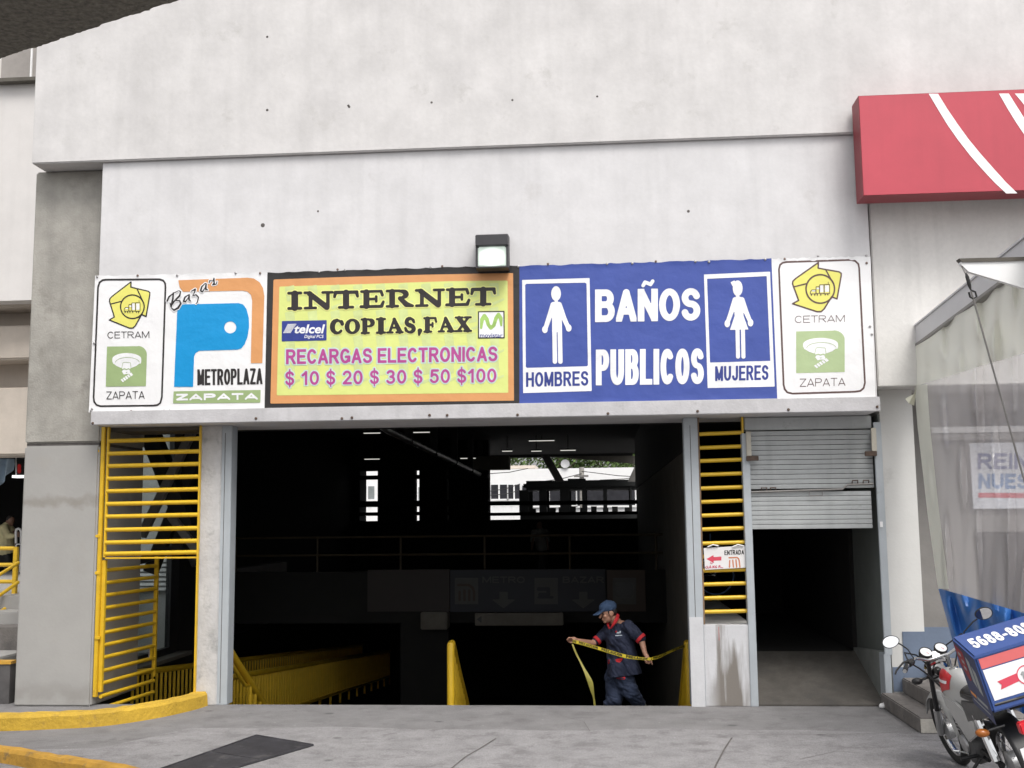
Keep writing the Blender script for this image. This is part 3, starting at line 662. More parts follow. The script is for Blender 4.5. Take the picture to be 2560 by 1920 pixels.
# roller shutter ---------------------------------------------------------------
sh = thing('roller_shutter', 'grey slatted roller shutter pulled half way down over the side doorway', 'shutter', (2.3, 12.7, 1.6))
def slats(name, x0, x1, z0, z1, n, Y, par):
    b = MB(); hh = (z1-z0)/n
    for i in range(n):
        a = z0+i*hh
        pr = [(Y-.005, a+.002), (Y-.010, a+hh*.06), (Y-.0108, a+hh*.5), (Y-.010, a+hh*.95), (Y-.005, a+hh-.002), (Y+.012, a+hh-.001), (Y+.012, a+.003)]
        b.prism([(x0, y, z) for y, z in pr], (x1-x0, 0, 0))
    return b.build(name, M_shut, par)
a = at(1880, 1078, 12.70); c_ = at(2178, 1225, 12.70); c2 = at(1886, 1329, 12.70)
X0, X1 = xd1-.01, 3.035
slats('curtain', X0, X1, at(2030, 1226, 12.7).z+.02, at(2030, 1076, 12.7).z, 12, 12.70, sh)
slats('bottom_panel', X0+.02, X1-.045, at(2030, 1322, 12.68).z, at(2030, 1226, 12.68).z-.012, 8, 12.672, sh)
zb_ = at(2030, 1224, 12.66).z
lb = MB(); lb.tube([(X0, 12.64, zb_-.02), (X0+.03, 12.635, zb_-.02), (X1-.36, 12.635, zb_), (X1-.30, 12.635, zb_+.05), (X1-.02, 12.64, zb_+.055)], .012, 8)
lb.build('lock_bar', M_gsteel, sh)
for x in (X0+.16, X0+.26, X1-.22, X1-.1):
    m_ = MB(); zz = zb_+(.06 if x > 2.6 else -.01)
    m_.tube([(x-.03, 12.64, zz), (x-.03, 12.62, zz+.035), (x+.03, 12.62, zz+.035), (x+.03, 12.64, zz)], .008, 6); m_.build('latch', M_rust, sh)
m_ = MB(); m_.tube([(X0+.66, 12.64, zb_-.01), (X0+.66, 12.62, zb_-.07), (X0+.8, 12.62, zb_-.07), (X0+.8, 12.64, zb_-.01)], .006, 6); m_.build('handle', M_gsteel, sh)
MB().box(X0-.03, X1+.0, 12.66, 12.95, at(2030, 1074, 12.7).z+.002, 3.184).build('shutter_box', M_shut, sh, bevel=.01)
M_cream = mat('cream_primer', (.5, .47, .40), .7, .12, 8, dirt=(.3, .2, .12), dscale=9, dthr=.6)
for px, y0, y1, yb in ((1867, 1079, 1140, 1762), (2180, 1070, 1128, 1650)):
    x = at(px, 1100, 12.58).x; za, zc, ze = at(px, y0, 12.58).z, at(px, y1, 12.58).z, at(px, yb, 12.58).z
    MB().box(x-.01, x+.045, 12.555, 12.578, zc, za).build('guide_cover', M_cream, sh, bevel=.004)
    MB().box(x-.015, x+.12, 12.545, 12.576, zc-.055, zc-.001).build('bracket', M_rust, sh, bevel=.004) if px < 2000 else MB().box(x-.09, x+.04, 12.545, 12.576, zc-.055, zc-.001).build('bracket', M_rust, sh, bevel=.004)
    if px > 2000: MB().box(3.036, 3.117, 12.58, 12.618, .55, 3.1).build('guide_rail', M_post, sh, bevel=.004)
MB().box(3.025, 3.098, 12.583, 12.8, .0, .56).build('guide_foot', M_post, sh, bevel=.004)
m_ = MB().box(3.05, 3.08, 12.565, 12.579, at(2190, 1318, 12.57).z, at(2190, 1304, 12.57).z).build('white_tag', M_white, sh)

# narrow yellow grille and its ENTRADA plate ------------------------------------------
ng = thing('window_grille', 'narrow window grille of yellow tube bars beside the roller shutter', 'grille', (1.3, 12.66, .83))
zt_, zb2 = at(1810, 1060, 12.66).z, at(1810, 1556, 12.66).z
M_rustrim = mat('rust_trim', (.19, .12, .07), .7, .3, 8)
MB().box(xr1+.002, xr1+.022, 12.63, 12.70, zb2-.02, 3.188).build('frame_strip', M_rustrim, ng); MB().box(xg1-.03, xg1-.008, 12.63, 12.70, zb2+.01, 3.188).build('frame_strip', M_yel, ng)
bar0 = None
for py in (1084.5, 1119, 1152, 1186.5, 1220.5, 1254.5, 1288.5, 1323, 1358.5, 1391, 1426.5, 1461, 1495.5, 1530):
    a = at(1812, py, 12.66)
    if bar0 is None:
        b_ = MB(); b_.tube([(xr1+.012, 12.66, a.z), (xg1-.02, 12.66, a.z+.012)], .0225, 12); bar0 = b_.build('bar', M_yel, ng); z0_ = a.z
    else: copy_part(bar0, ng, Vector((0, 0, a.z-z0_)))
Y_e = 12.62; F8 = (1700, 1000, 3.457); pe = plane_map(F8, Y_e)
en = thing('entrance_plate', 'white ENTRADA plate with a red arrow wired to the narrow yellow grille', 'sign', pe(390, 1370, 0))
q = [pe(205, 1280, 0), pe(570, 1258, 0), pe(583, 1448, 0), pe(216, 1468, 0)]
b_ = MB(); b_.prism(q, (0, .006, 0)); b_.build('plate', mat('plate_white', (.74, .72, .71), .45, .04, 6, dirt=(.5, .47, .44), dscale=9, dthr=.64), en, bevel=.0)
M_sred2 = mat('print_red', (.62, .06, .10), .5); M_sblk = mat('print_black', (.02, .018, .018), .5); M_metro = mat('metro_orange', (.55, .20, .10), .5); M_pen = mat('red_pen', (.5, .06, .12), .6)
flat('lettering', M_sblk, en, text_fn('ENTRADA', 384, 1300, 553, 1341, .17, tilt=.04), (376, 1286, 562, 1348), 2.2, pe, .0015)
flat('arrow', M_sred2, en, lambda X, Y: d_poly(X, Y, [(228, 1374), (290, 1340), (290, 1357), (358, 1353), (358, 1386), (290, 1389), (290, 1408)]), (224, 1335, 362, 1412), 3, pe, .0015)
flat('metro_emblem', M_metro, en, lambda X, Y: np.minimum(np.minimum(np.minimum(d_path(X, Y, [(424, 1363), (492, 1361), (505, 1370), (512, 1390), (518, 1444)], 6), d_path(X, Y, [(430, 1388), (428, 1444)], 6)), d_path(X, Y, [(456, 1384), (462, 1444)], 6)), d_path(X, Y, [(484, 1382), (490, 1444)], 6)), (414, 1352, 530, 1452), 2.5, pe, .0015)
gr_ = [[(232, 1435), (220, 1445), (226, 1455), (240, 1450), (238, 1436), (246, 1456)], [(252, 1452), (262, 1430), (270, 1452), (256, 1444)], [(284, 1432), (282, 1452), (298, 1432), (284, 1442), (300, 1450)], [(318, 1432), (306, 1436), (308, 1450), (320, 1448), (308, 1441)], [(332, 1450), (338, 1428), (348, 1434), (338, 1442), (352, 1446), (372, 1450)], [(268, 1402), (262, 1410), (272, 1414), (292, 1402)]]
flat('graffiti', M_pen, en, lambda X, Y: np.minimum.reduce([d_path(X, Y, p, 2.2) for p in gr_]), (214, 1395, 380, 1460), 1.6, pe, .003)
m_ = MB()
for x in (285, 500): a = pe(x, 1262, .01); m_.tube([a+Vector((-.06, 0, -.01)), a+Vector((0, -.01, .015)), a+Vector((.06, 0, .0))], .008, 6)
m_.build('wire_tie', M_white, en)

# left gate: fixed grille above, open leaf below -----------------------------------------
YGt = 12.50
gt = thing('entrance_gate', 'yellow tube gate with its lower leaf swung inwards, left of the entrance', 'gate', (-5.2, YGt, 0))
xa, xb = at(255, 1300, YGt).x, at(493, 1400, YGt).x
zm = at(370, 1393, YGt).z; ztp = 3.188
MB().box(xa-.03, xa+.012, YGt-.03, YGt+.02, .1, ztp).build('hinge_post', M_yel, gt, bevel=.004)
MB().box(xa+.035, xa+.06, YGt-.02, YGt+.02, zm+.0, ztp).build('grille_stile', M_yel, gt, bevel=.004)
MB().box(xb-.0, xb+.018, YGt-.03, YGt+.02, .14, ztp).build('lock_post', M_yel, gt, bevel=.004)
MB().box(xa+.06, xb-.001, YGt-.02, YGt+.02, zm-.018, zm+.002).build('cross_rail', M_yel, gt, bevel=.004)
MB().box(xa+.02, xb, 12.62, 13.2, at(370, 1083, 12.7).z+.02, 3.187).build('head_beam', M_hallr, bd)
b0 = None
for py in (1101, 1132.7, 1164, 1195.6, 1227, 1259, 1290.6, 1324, 1355.7, 1384):
    a = at(375, py, YGt)
    if b0 is None:
        m_ = MB(); m_.tube([(xa+.05, YGt, a.z), (xb+.004, YGt, a.z+.012)], .0255, 12); b0 = m_.build('bar', M_yel, gt); zb0 = a.z
    else: copy_part(b0, gt, Vector((0, 0, a.z-zb0)))
Pa, Pb = at(259, 1500, 12.53), at(389.5, 1500, 13.75)
leaf = MB()
def barbox(m_, p, q, w, d, z0, z1):
    m_.box(p.x-w/2, p.x+w/2, p.y-d/2, p.y+d/2, z0, z1)
lf = MB(); ztl = zm-.03
barbox(lf, Pa, Pa, .045, .05, .15, ztl); lf_o = lf.build('leaf_stile', M_yel, gt, bevel=.004)
lf = MB(); barbox(lf, Pb, Pb, .045, .05, .15, ztl); lf.build('leaf_stile', M_yel, gt, bevel=.004)
for yl, yr in zip((1424, 1455, 1486, 1517.4, 1548.8, 1580, 1612, 1643.5, 1675, 1707.5, 1740, 1771), (1415.7, 1444.6, 1473.5, 1503, 1531, 1559, 1587, 1615, 1647, 1673.7, 1702.6, 1731.6)):
    za = at(262, yl, 12.53).z; zc = at(386, yr, 13.75).z; zz = (za+zc)/2
    m_ = MB(); m_.tube([Vector((Pa.x, Pa.y, zz)), Vector((Pb.x, Pb.y, zz))], .0235, 10); m_.build('leaf_bar', M_yel, gt)
za, zc = at(375, 1620, 13.7).z, at(375, 1645, 13.7).z
dvec = (Pb-Pa); dvec.z = 0; dvec.normalize(); pl_ = Pb-dvec*.11
MB().box(min(pl_.x, Pb.x)-.02, max(pl_.x, Pb.x)+.01, pl_.y, Pb.y-.03, zc, za).build('lock_box', M_yel, gt, bevel=.004)
m_ = MB(); m_.tube([pl_+Vector((0, -.03, 0))+Vector((0, 0, za-pl_.z)), pl_+Vector((.01, -.05, za-pl_.z-.07)), pl_+Vector((0, -.04, za-pl_.z-.13))], .008, 6); m_.build('chain', M_gsteel, gt)
for py in (1128, 1340, 1432, 1594):
    a = at(247, py, YGt); MB().box(a.x-.035, a.x+.03, YGt-.04, YGt-.005, a.z-.02, a.z+.02).build('hinge', M_yel, gt, bevel=.005)

# railings inside --------------------------------------------------------------------------
M_yelin = mat('lit_yellow_enamel', (.84, .53, .03), .4, .08, 5)  # yellow lightened to stand in for daylight reaching the railings
def stair_rail(name, label, top, rail_to, r, n, below, grp=None):
    t = thing(name, label, 'railing', (top.x, top.y, -1.0))
    d = rail_to-top
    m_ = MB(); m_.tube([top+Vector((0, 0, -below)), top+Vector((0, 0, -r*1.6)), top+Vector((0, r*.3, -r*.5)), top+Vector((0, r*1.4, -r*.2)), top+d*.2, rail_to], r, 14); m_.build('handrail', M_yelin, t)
    m_ = MB()
    for i in range(1, n+1):
        p = top+d*(i/(n+.3)); m_.tube([p+Vector((0, 0, -.02)), p+Vector((0, 0, -1.0))], r*.6, 8)
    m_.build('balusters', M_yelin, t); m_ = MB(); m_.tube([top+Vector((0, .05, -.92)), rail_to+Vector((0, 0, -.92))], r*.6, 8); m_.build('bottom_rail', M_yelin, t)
    return t
Ym = 14.3
pm_ = at(1127, 1608, Ym); stair_rail('stair_railing', 'yellow stair railing with a round topped post in the middle of the entrance', pm_, pm_+Vector((0.02, 3.4, -2.32)), .050, 24, 1.4)
pr_ = at(1719, 1607, Ym-.2); stair_rail('stair_railing', 'yellow stair railing running down against the right wall of the entrance', pr_, pr_+Vector((-.0, 3.4, -2.32)), .045, 24, 1.4)
pl_ = at(575, 1627, Ym); t = thing('stair_railing', 'yellow sloping handrail at the left edge of the entrance stairs', 'railing', pl_-Vector((0, 0, 1)))
p2_ = at(664, 1768, 15.75)
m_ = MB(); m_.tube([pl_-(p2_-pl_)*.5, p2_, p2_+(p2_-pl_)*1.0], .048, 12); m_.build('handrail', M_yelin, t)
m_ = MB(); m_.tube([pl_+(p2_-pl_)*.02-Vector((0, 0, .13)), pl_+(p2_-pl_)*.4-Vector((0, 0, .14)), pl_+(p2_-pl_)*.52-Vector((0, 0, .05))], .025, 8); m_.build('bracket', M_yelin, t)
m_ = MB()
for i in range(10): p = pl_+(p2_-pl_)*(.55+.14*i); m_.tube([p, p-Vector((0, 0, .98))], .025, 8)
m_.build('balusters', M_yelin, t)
def ramp_rail(label, a, b, h, n, r=.034):
    t = thing('ramp_railing', label, 'railing', (a.x, a.y, a.z-1), 'yellow ramp railings left of the stairs')
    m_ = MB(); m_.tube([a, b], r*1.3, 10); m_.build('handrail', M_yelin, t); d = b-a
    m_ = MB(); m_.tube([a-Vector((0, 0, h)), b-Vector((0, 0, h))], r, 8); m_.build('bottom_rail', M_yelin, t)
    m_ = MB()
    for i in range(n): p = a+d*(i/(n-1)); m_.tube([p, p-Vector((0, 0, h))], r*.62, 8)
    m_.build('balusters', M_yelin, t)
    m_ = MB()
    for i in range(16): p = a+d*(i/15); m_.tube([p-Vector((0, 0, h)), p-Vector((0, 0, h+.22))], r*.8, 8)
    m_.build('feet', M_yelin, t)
a, b_ = at(612, 1687, 16.2), at(974, 1627, 31); d_ = b_-a; ramp_rail('nearer yellow picket railing along the ramp inside, left of the stairs', a-d_*.06, b_, .69, 92)
a, b_ = at(394, 1675, 16.0), at(905, 1612, 31); d_ = b_-a; ramp_rail('farther yellow picket railing along the ramp, behind the open gate leaf', a-d_*.06, b_, .62, 92)

M_shaderail = mat('shaded_yellow_rail', (.038, .024, .008), .6)  # yellow paint darkened, the shade of the hall is in the colour
dr = thing('deck_railing', 'dim yellow rail along the edge of the upper deck deep in the dark hall', 'railing', (-2, 19.3, 1.16))
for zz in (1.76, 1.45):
    m_ = MB(); m_.tube([(-6.7, 19.3, zz), (1.02, 19.3, zz)],   .02, 8); m_.build('rail', M_shaderail, dr)
for k in range(6): m_ = MB(); m_.tube([(-6.5+1.48*k, 19.3, 1.161), (-6.5+1.48*k, 19.3, 1.76)],   .02, 8); m_.build('post', M_shaderail, dr)
# window in the left hall wall: frame and glass
wn = thing('side_window', 'tall dark framed glass pane in the left wall behind the open gate', 'window', (XW, 16, .04))
M_fr = mat('black_frame', (.018, .018, .02), .4)
m_ = MB(); m_.box(XW-.06, XW+.02, 16.95, 17.28, .04, 3.94); m_.box(XW-.06, XW+.02, 14.4, 16.95, .04, .14); m_.box(XW-.06, XW+.02, 14.4, 16.95, 3.8, 3.94); m_.build('frame', M_fr, wn)
mg = bpy.data.materials.new('clear_glass'); mg.use_nodes = True; n = mg.node_tree.nodes; l = mg.node_tree.links
tr = n.new('ShaderNodeBsdfTransparent'); tr.inputs[0].default_value = (.86, .9, .89, 1); gl = n.new('ShaderNodeBsdfGlossy'); gl.inputs['Roughness'].default_value = .03; mx = n.new('ShaderNodeMixShader'); mx.inputs[0].default_value = .08
l.new(tr.outputs[0], mx.inputs[1]); l.new(gl.outputs[0], mx.inputs[2]); l.new(mx.outputs[0], n['Material Output'].inputs[0])
MB().box(XW-.025, XW-.015, 14.4, 16.95, .14, 3.8).build('pane', mg, wn)
# outside that window: louvred pale wall and steel cross bracing
lw = thing('louvred_wall', 'pale grey outside wall with a band of white louvres seen through the side window', 'wall', (-7.3, 17.4, 0))
YL = 17.40
M_lv = mat('pale_grey_wall', (.50, .50, .485), .8, .06, 2)
x0, x1 = at(318, 1400, YL).x, at(470, 1400, YL).x
x0, x1 = -7.7, -6.955; MB().box(x0, x1, YL, YL+.2, 0, 5.2).build('wall', M_lv, lw)
m_ = MB(); zt1, zb1 = at(400, 1398, YL).z, at(400, 1475, YL).z
for i in range(7):
    z = zb1+(zt1-zb1)*i/6.5; m_.box(x0, x1, YL-.1, YL-.001, z, z+.045)
m_.build('louvres', M_white, lw)
xbr = thing('cross_brace', 'dark steel X brace standing behind the open gate in front of the side window', 'brace', (-5.9, 14.7, 0))
YX = 14.7
def beam2(par, name, m_, p, q, w, d=.25, Y=YX):
    a, b_ = at(*p, Y), at(*q, Y); dr = (b_-a).normalized(); nn = Vector((-dr.z, 0, dr.x))*w
    MB().hexa([a-nn, b_-nn, b_+nn, a+nn], [v+Vector((0, d, 0)) for v in (a-nn, b_-nn, b_+nn, a+nn)]).build(name, m_, par)
beam2(xbr, 'diagonal', M_steel, (366, 1080), (497, 1410), .11); beam2(xbr, 'diagonal', M_gsteel, (484, 1064), (350, 1341), .055, .1, YX-.14)
beam2(xbr, 'diagonal', M_steel, (507, 1085), (372, 1432), .09, .12, YX+.26); beam2(xbr, 'diagonal', M_gsteel, (424, 1290), (492, 1380), .05, .1, YX-.13); beam2(xbr, 'chord', M_steel, (345, 1402), (452, 1367), .05, .1, YX-.26)

# ---------------------------------------------------------------- neighbouring building on the far left
M_nw = mat('neighbour_plaster', (.64, .615, .60), .85, .04, 2, .05, 30, streak=.12)
nb = thing('neighbour_building', 'white plastered neighbour building with beige concrete bands at the left edge', 'building', (-11, 18.5, 0))
def zat(py, Y, px=40): return at(px, py, Y).z
YN = 18.4; xe = -6.9
MB().box(-26, xe, YN, YN+.35, zat(751, YN), 16).build('white_wall', M_nw, nb)
MB().box(-26, xe, YN+.35, YN+1.2, zat(756, YN), zat(740, YN)).build('soffit', M_beige, nb)
MB().box(-26, xe, YN+1.0, YN+1.3, zat(813, YN+1), zat(745, YN+1)).build('recess_wall', M_beige, nb)
MB().box(-26, xe, YN+.5, YN+1.5, zat(898, YN+.5), zat(813, YN+.5)).build('upper_band', M_beige, nb, bevel=.03)
MB().box(-26, xe, YN+1.2, YN+1.5, zat(968, YN+1.2), zat(880, YN+1.2)).build('recess_wall', M_beige, nb)
MB().box(-26, xe, YN+.7, YN+1.5, zat(1138, YN+.7), zat(968, YN+.7)).build('lower_band', M_beige, nb, bevel=.03)
# window high on the white wall
a, b_ = at(14, 20, YN), at(88, 200, YN)
w_ = MB().box(a.x, b_.x+.1, YN-.05, YN-.002, b_.z, a.z+.5).build('window', mat('dusty_glass', (.30, .275, .255), .3, .15, 2, spec=.5), nb)
MB().box(a.x-.08, b_.x+.15, YN-.16, YN-.001, b_.z-.07, b_.z-.002).build('sill', M_hallr, w_)
m_ = MB(); xf = at(84, 160, YN).x; m_.box(xf-.02, xf+.01, YN-.08, YN-.051, b_.z+.002, a.z+.5); m_.build('frame', M_white, w_)
# dark shop below
YSH = 26
MB().box(-26, -8.0, YSH, YSH+.2, 0, 8).build('shop_back', M_dark, nb); MB().box(-26, -8.0, YN+1.5, YSH, 3.4, 3.5).build('shop_ceiling', M_dark, nb); MB().box(-8.2, -8.0, YN+3, YSH, 0, 3.4).build('shop_wall', M_dark, nb)
# curtain
cu = MB()
def fcu(u, v):
    top = at(-60+u*93, 1144+(u-.5)*6, 20.2); bot = at(-60+u*93, 1292-u*122, 20.2)
    q = top.lerp(bot, v); q.y += .06*math.sin(u*26+v*2); return q
cu.grid(fcu, 40, 14); t = cu.build('curtain', mat('blue_curtain', (.34, .44, .55), .8, .12, 4), thick=.01); tagk(t, 'gathered blue grey curtain hanging in the dark shop front at the left edge', 'curtain')
# red lit digits and a lamp tray
rd = thing('led_display', 'dim red number display hanging in the dark shop', 'display', at(48, 1175, 21))
MB().fbox(at(40, 1155, 21), at(58, 1187, 21), 21, .1).build('case', M_black, rd)
M_led = mat('red_led', (.3, .01, .01), .4, emit=((1, .04, .04), .06)); pd = lambda x, y, off: at(x, y, 21-off)
flat('digit', M_led, rd, text_fn('8', 43, 1160, 53, 1184, .22), (40, 1157, 56, 1187), .7, pd, .004)
tl = thing('tube_light', 'white fluorescent tray hanging on a rod in the dark shop', 'lamp', at(42, 1193, 20.6))
MB().fbox(at(30, 1188, 20.6), at(60, 1194, 20.6), 20.6, .2).build('tray', mat('lit_white', (.8, .8, .8), .5, emit=((1, 1, 1), .7)), tl); m_ = MB(); m_.tube([at(40, 1188, 20.7), at(40, 1130, 20.7)], .012, 6); m_.build('rod', M_white, tl)
# raised platform, steps, planter wall with yellow edge
pf = thing('terrace', 'raised concrete terrace with steps at the left edge', 'terrace', (-10, 20, 0))
MB().box(-26, -7.5, 14.8, YSH-.01, .001, 1.08).build('slab', M_pillarp, pf)
for (ya, yb, zz) in ((14.3, 14.798, .90), (13.8, 14.298, .75), (12.74, 13.798, .47)):
    MB().box(-26, -7.3, ya, yb, .001, zz).build('step', M_step if zz == .75 else M_pillarp, pf, bevel=.015)
pw = thing('planter_wall', 'low dark concrete wall with a yellow painted top edge left of the pillar', 'wall', (-9, 12.7, 0))
MB().box(-14, -6.9, 12.60, 12.738, .001, .45).build('wall', mat('stained_wall', (.085, .08, .08), .9, .3, 3), pw)
MB().box(-14, -6.89, 12.59, 12.739, .451, .485).build('painted_edge', M_kerbold, pw)
tr_ = thing('terrace_railing', 'yellow square tube railing on the terrace steps at the left edge', 'railing', (-8.2, 15.2, 1))
YR_ = 15.3
def rtube(name, p, q, r=.028): m_ = MB(); m_.tube([p, q], r, 8); m_.build(name, M_yel, tr_)
pt = at(41, 1367, YR_)
MB().box(pt.x-.03, pt.x+.03, YR_-.03, YR_+.03, 1.05, pt.z).build('post', M_yel, tr_, bevel=.005)
for py in (1371, 1412, 1454): rtube('rail', at(-200, py, YR_), at(36, py, YR_))
for y0, y1 in ((1407, 1436), (1455, 1488), (1497, 1531)):
    a, b_ = at(46, y0, 15.1), at(0, y1, 14.7); rtube('sloping_rail', a, a+(b_-a)*2.2, .025)

# ---------------------------------------------------------------- beyond the hall: street
ws = thing('white_house', 'white walled house across the street seen through the back of the hall', 'house', (-6, 59, 0))
YH = 59
MB().box(at(840, 1171, YH).x, at(1592, 1171, YH).x, YH, YH+8, 0, at(1400, 1171, YH).z).build('wall', M_white, ws)
M_hw = mat('dark_window', (.035, .035, .04), .15, .2, 3); M_cw = mat('curtained_window', (.22, .24, .24), .3, .15, 3)
for x0, y0, x1, y1, mm in ((902, 1216, 936, 1248, M_cw), (1037, 1218, 1052, 1252, M_cw), (1228, 1212, 1268, 1247, M_hw), (1271, 1212, 1300, 1247, M_hw), (1112, 1216, 1124, 1250, M_hw), (1306, 1214, 1440, 1263, M_hw), (1443, 1214, 1588, 1263, M_hw)):
    a, b_ = at(x0, y0, YH), at(x1, y1, YH); o = MB().fbox(a, b_, YH-.06, .055).build('window', mm, ws)
    m_ = MB(); m_.box(a.x-.08, b_.x+.08, YH-.12, YH-.061, b_.z-.1, b_.z); m_.box((a.x+b_.x)/2-.04, (a.x+b_.x)/2+.04, YH-.1, YH-.061, b_.z, a.z); m_.build('frame', M_white, o)
MB().fbox(at(1275, 1164, YH+1), at(1338, 1171, YH+1), YH+1, 3).build('parapet', M_beige, ws)
dsh = thing('satellite_dish', 'pale satellite dish on the white house roof', 'dish', at(1413, 1170, 58.9))
c0 = at(1413, 1160, 58.9); b_ = MB(); r_ = .25
b_.lathe(c0+Vector((0, .1, 0)), (0, -1, .25), [(0, .03), (.012, .12), (.036, .19), (.06, .24), (.066, .24), (.042, .18), (.018, .03)], 20); b_.build('reflector', mat('dish_grey', (.34, .34, .35), .6), dsh)
m_ = MB(); m_.tube([c0+Vector((0, .1, -.05)), at(1412, 1173, 59.1)], .04, 6); m_.build('mast', M_gsteel, dsh)
# low white fence and parked pale shapes at street level
fn = thing('street_fence', 'white panel fence with arched openings along the street behind the hall', 'fence', (-6, 55, .4))
YF = 55; m_ = MB(); a = at(880, 1262, YF); b_ = at(1300, 1305, YF)
m_.box(a.x, b_.x, YF, YF+.1, at(1100, 1262, YF).z, at(1100, 1268, YF).z); m_.box(a.x, b_.x, YF, YF+.1, b_.z-1.2, at(1100, 1300, YF).z)
x = a.x
while x < b_.x: m_.box(x, x+.12, YF+.01, YF+.09, b_.z, at(1100, 1265, YF).z); x += .42
m_.build('panels', M_white, fn)
# utility pole and wires
up = thing('utility_pole', 'street utility pole with slack wires in front of the white house', 'pole', at(1454, 1300, 50))
m_ = MB(); a = at(1454, 1168, 50); m_.tube([Vector((a.x, 50, 0)), a], .11, 8); m_.build('pole', M_pillar, up); m_ = MB(); m_.box(a.x-.35, a.x+.3, 49.86, 49.92, a.z-.45, a.z-.36); m_.build('cross_arm', M_gsteel, up)
for (x0, y0), (x1, y1) in (((1225, 1184), (1320, 1171)), ((1345, 1205), (1454, 1184)), ((1225, 1228), (1300, 1210)), ((1454, 1178), (1640, 1194)), ((1500, 1200), (1620, 1188)), ((1225, 1238), (1300, 1226))):
    p, q = at(x0, y0, 49.9), at(x1, y1, 49.9); m_ = MB(); m_.tube([p, (p+q)/2-Vector((0, 0, .06)), q], .018, 5); m_.build('wire', M_black, up)
# bus, hollow with see-through windows
bu = thing('city_bus', 'dark parked bus seen broadside through the back of the hall', 'bus', at(1500, 1390, 39.5))
M_bus = mat('bus_paint', (.012, .013, .013), .6, .15, 2); YB2 = 39.5
bx0, bx1 = at(1300, 1250, YB2).x, 3.2; zr = at(1400, 1201, YB2).z; zw1, zw0 = at(1400, 1224, YB2).z, at(1400, 1281, YB2).z; zf = .55
MB().box(bx0+.12, bx1, YB2, YB2+2.4, zw1, zr).build('roof', M_bus, bu, bevel=.1)
for yy in (YB2, YB2+2.3): MB().box(bx0, bx1, yy, yy+.1, zf, zw0).build('side_panel', M_bus, bu)
MB().box(bx0, bx1, YB2+.11, YB2+2.29, zf, zf+.1).build('floor', M_bus, bu)
m_ = MB()
for px0, px1 in ((1298, 1322), (1348, 1366), (1400, 1424), (1455, 1466), (1508, 1518), (1576, 1580), (1600, 1612)):
    for yy in (YB2+.01, YB2+2.31): m_.box(at(px0, 1250, YB2).x, at(px1, 1250, YB2).x, yy, yy+.08, zw0, zw1)
m_.build('window_pillars', M_bus, bu)
m_ = MB().box(at(1418, 1200, YB2).x, at(1463, 1200, YB2).x, YB2+.6, YB2+1.6, zr+.002, at(1440, 1196.5, YB2).z+.02); m_.build('roof_hatch', M_bus, bu)
m_ = MB()
for k in range(15):
    x = bx0+.3+k*.38+random.uniform(-.08, .08)
    if x < bx1-.3: m_.box(x, x+.2, YB2+.3, YB2+.9, zf+.11, at(1400, 1268+random.uniform(-3, 3), YB2).z)
m_.build('seats', M_steel, bu)
for wx in (bx0+1.2, bx1-1.0):
    m_ = MB(); m_.lathe((wx, YB2-.05, zf+.0), (0, 1, 0), [(0, .25), (.0, .45), (.28, .45), (.28, .25)], 20); m_.build('wheel', M_black, bu)
# trees beyond
M_leaf = mat('leaves', (.075, .12, .035), .7, .55, 1.6, spec=.2); M_bark = mat('bark', (.09, .07, .05), .9)
def tree(label, x, y, z0, cx, rx, rz, cz, n):
    t = thing('street_tree', label, 'tree', (x, y, z0), 'trees behind the white house')
    m_ = MB(); m_.tube([(x, y, z0), (x+.1, y, z0+(cz-z0)*.5), (x-.1, y, cz)], [.22, .17, .09], 8)
    for k in range(6):
        an = random.uniform(0, 6.28); m_.tube([(x, y, z0+(cz-z0)*random.uniform(.6, .9)), (x+rx*.6*math.cos(an), y+rx*.4*math.sin(an), cz+random.uniform(-.2, .5)*rz)], [.08, .03], 6)
    m_.build('trunk', M_bark, t); b = MB(); cl = [(Vector((x+random.uniform(-1, 1)*rx, y+random.uniform(-1, 1)*rx*.6, cz+random.uniform(-1, 1)*rz)), random.uniform(.35, .8)) for _ in range(n//26)]
    for c, r in cl:
        for k in range(26):
            p = c+Vector((random.gauss(0, r), random.gauss(0, r), random.gauss(0, r*.7))); s = random.uniform(.09, .17)
            a = Vector((random.uniform(-1, 1), random.uniform(-1, 1), random.uniform(-1, 1))).normalized(); q = a.orthogonal().normalized(); w = a.cross(q)
            b.add([p-q*s, p-w*s*.5, p+q*s, p+w*s*.5], [(0, 1, 2, 3)])
    b.build('crown', M_leaf, t, smooth=False, fix=False)
for (px, Yt, lb) in ((1225, 78, 'dense green tree behind the left end of the white house roof'), (1400, 74, 'dark green tree rising behind the satellite dish'), (1535, 76, 'pale green tree behind the right part of the white house roof'), (1640, 70, 'green tree beyond the right end of the white house')):
    a = at(px, 1150, Yt); tree(lb, a.x, Yt, 0, 0, 2.9, 1.9, a.z+.4 if px < 1600 else a.z-1, 3400)
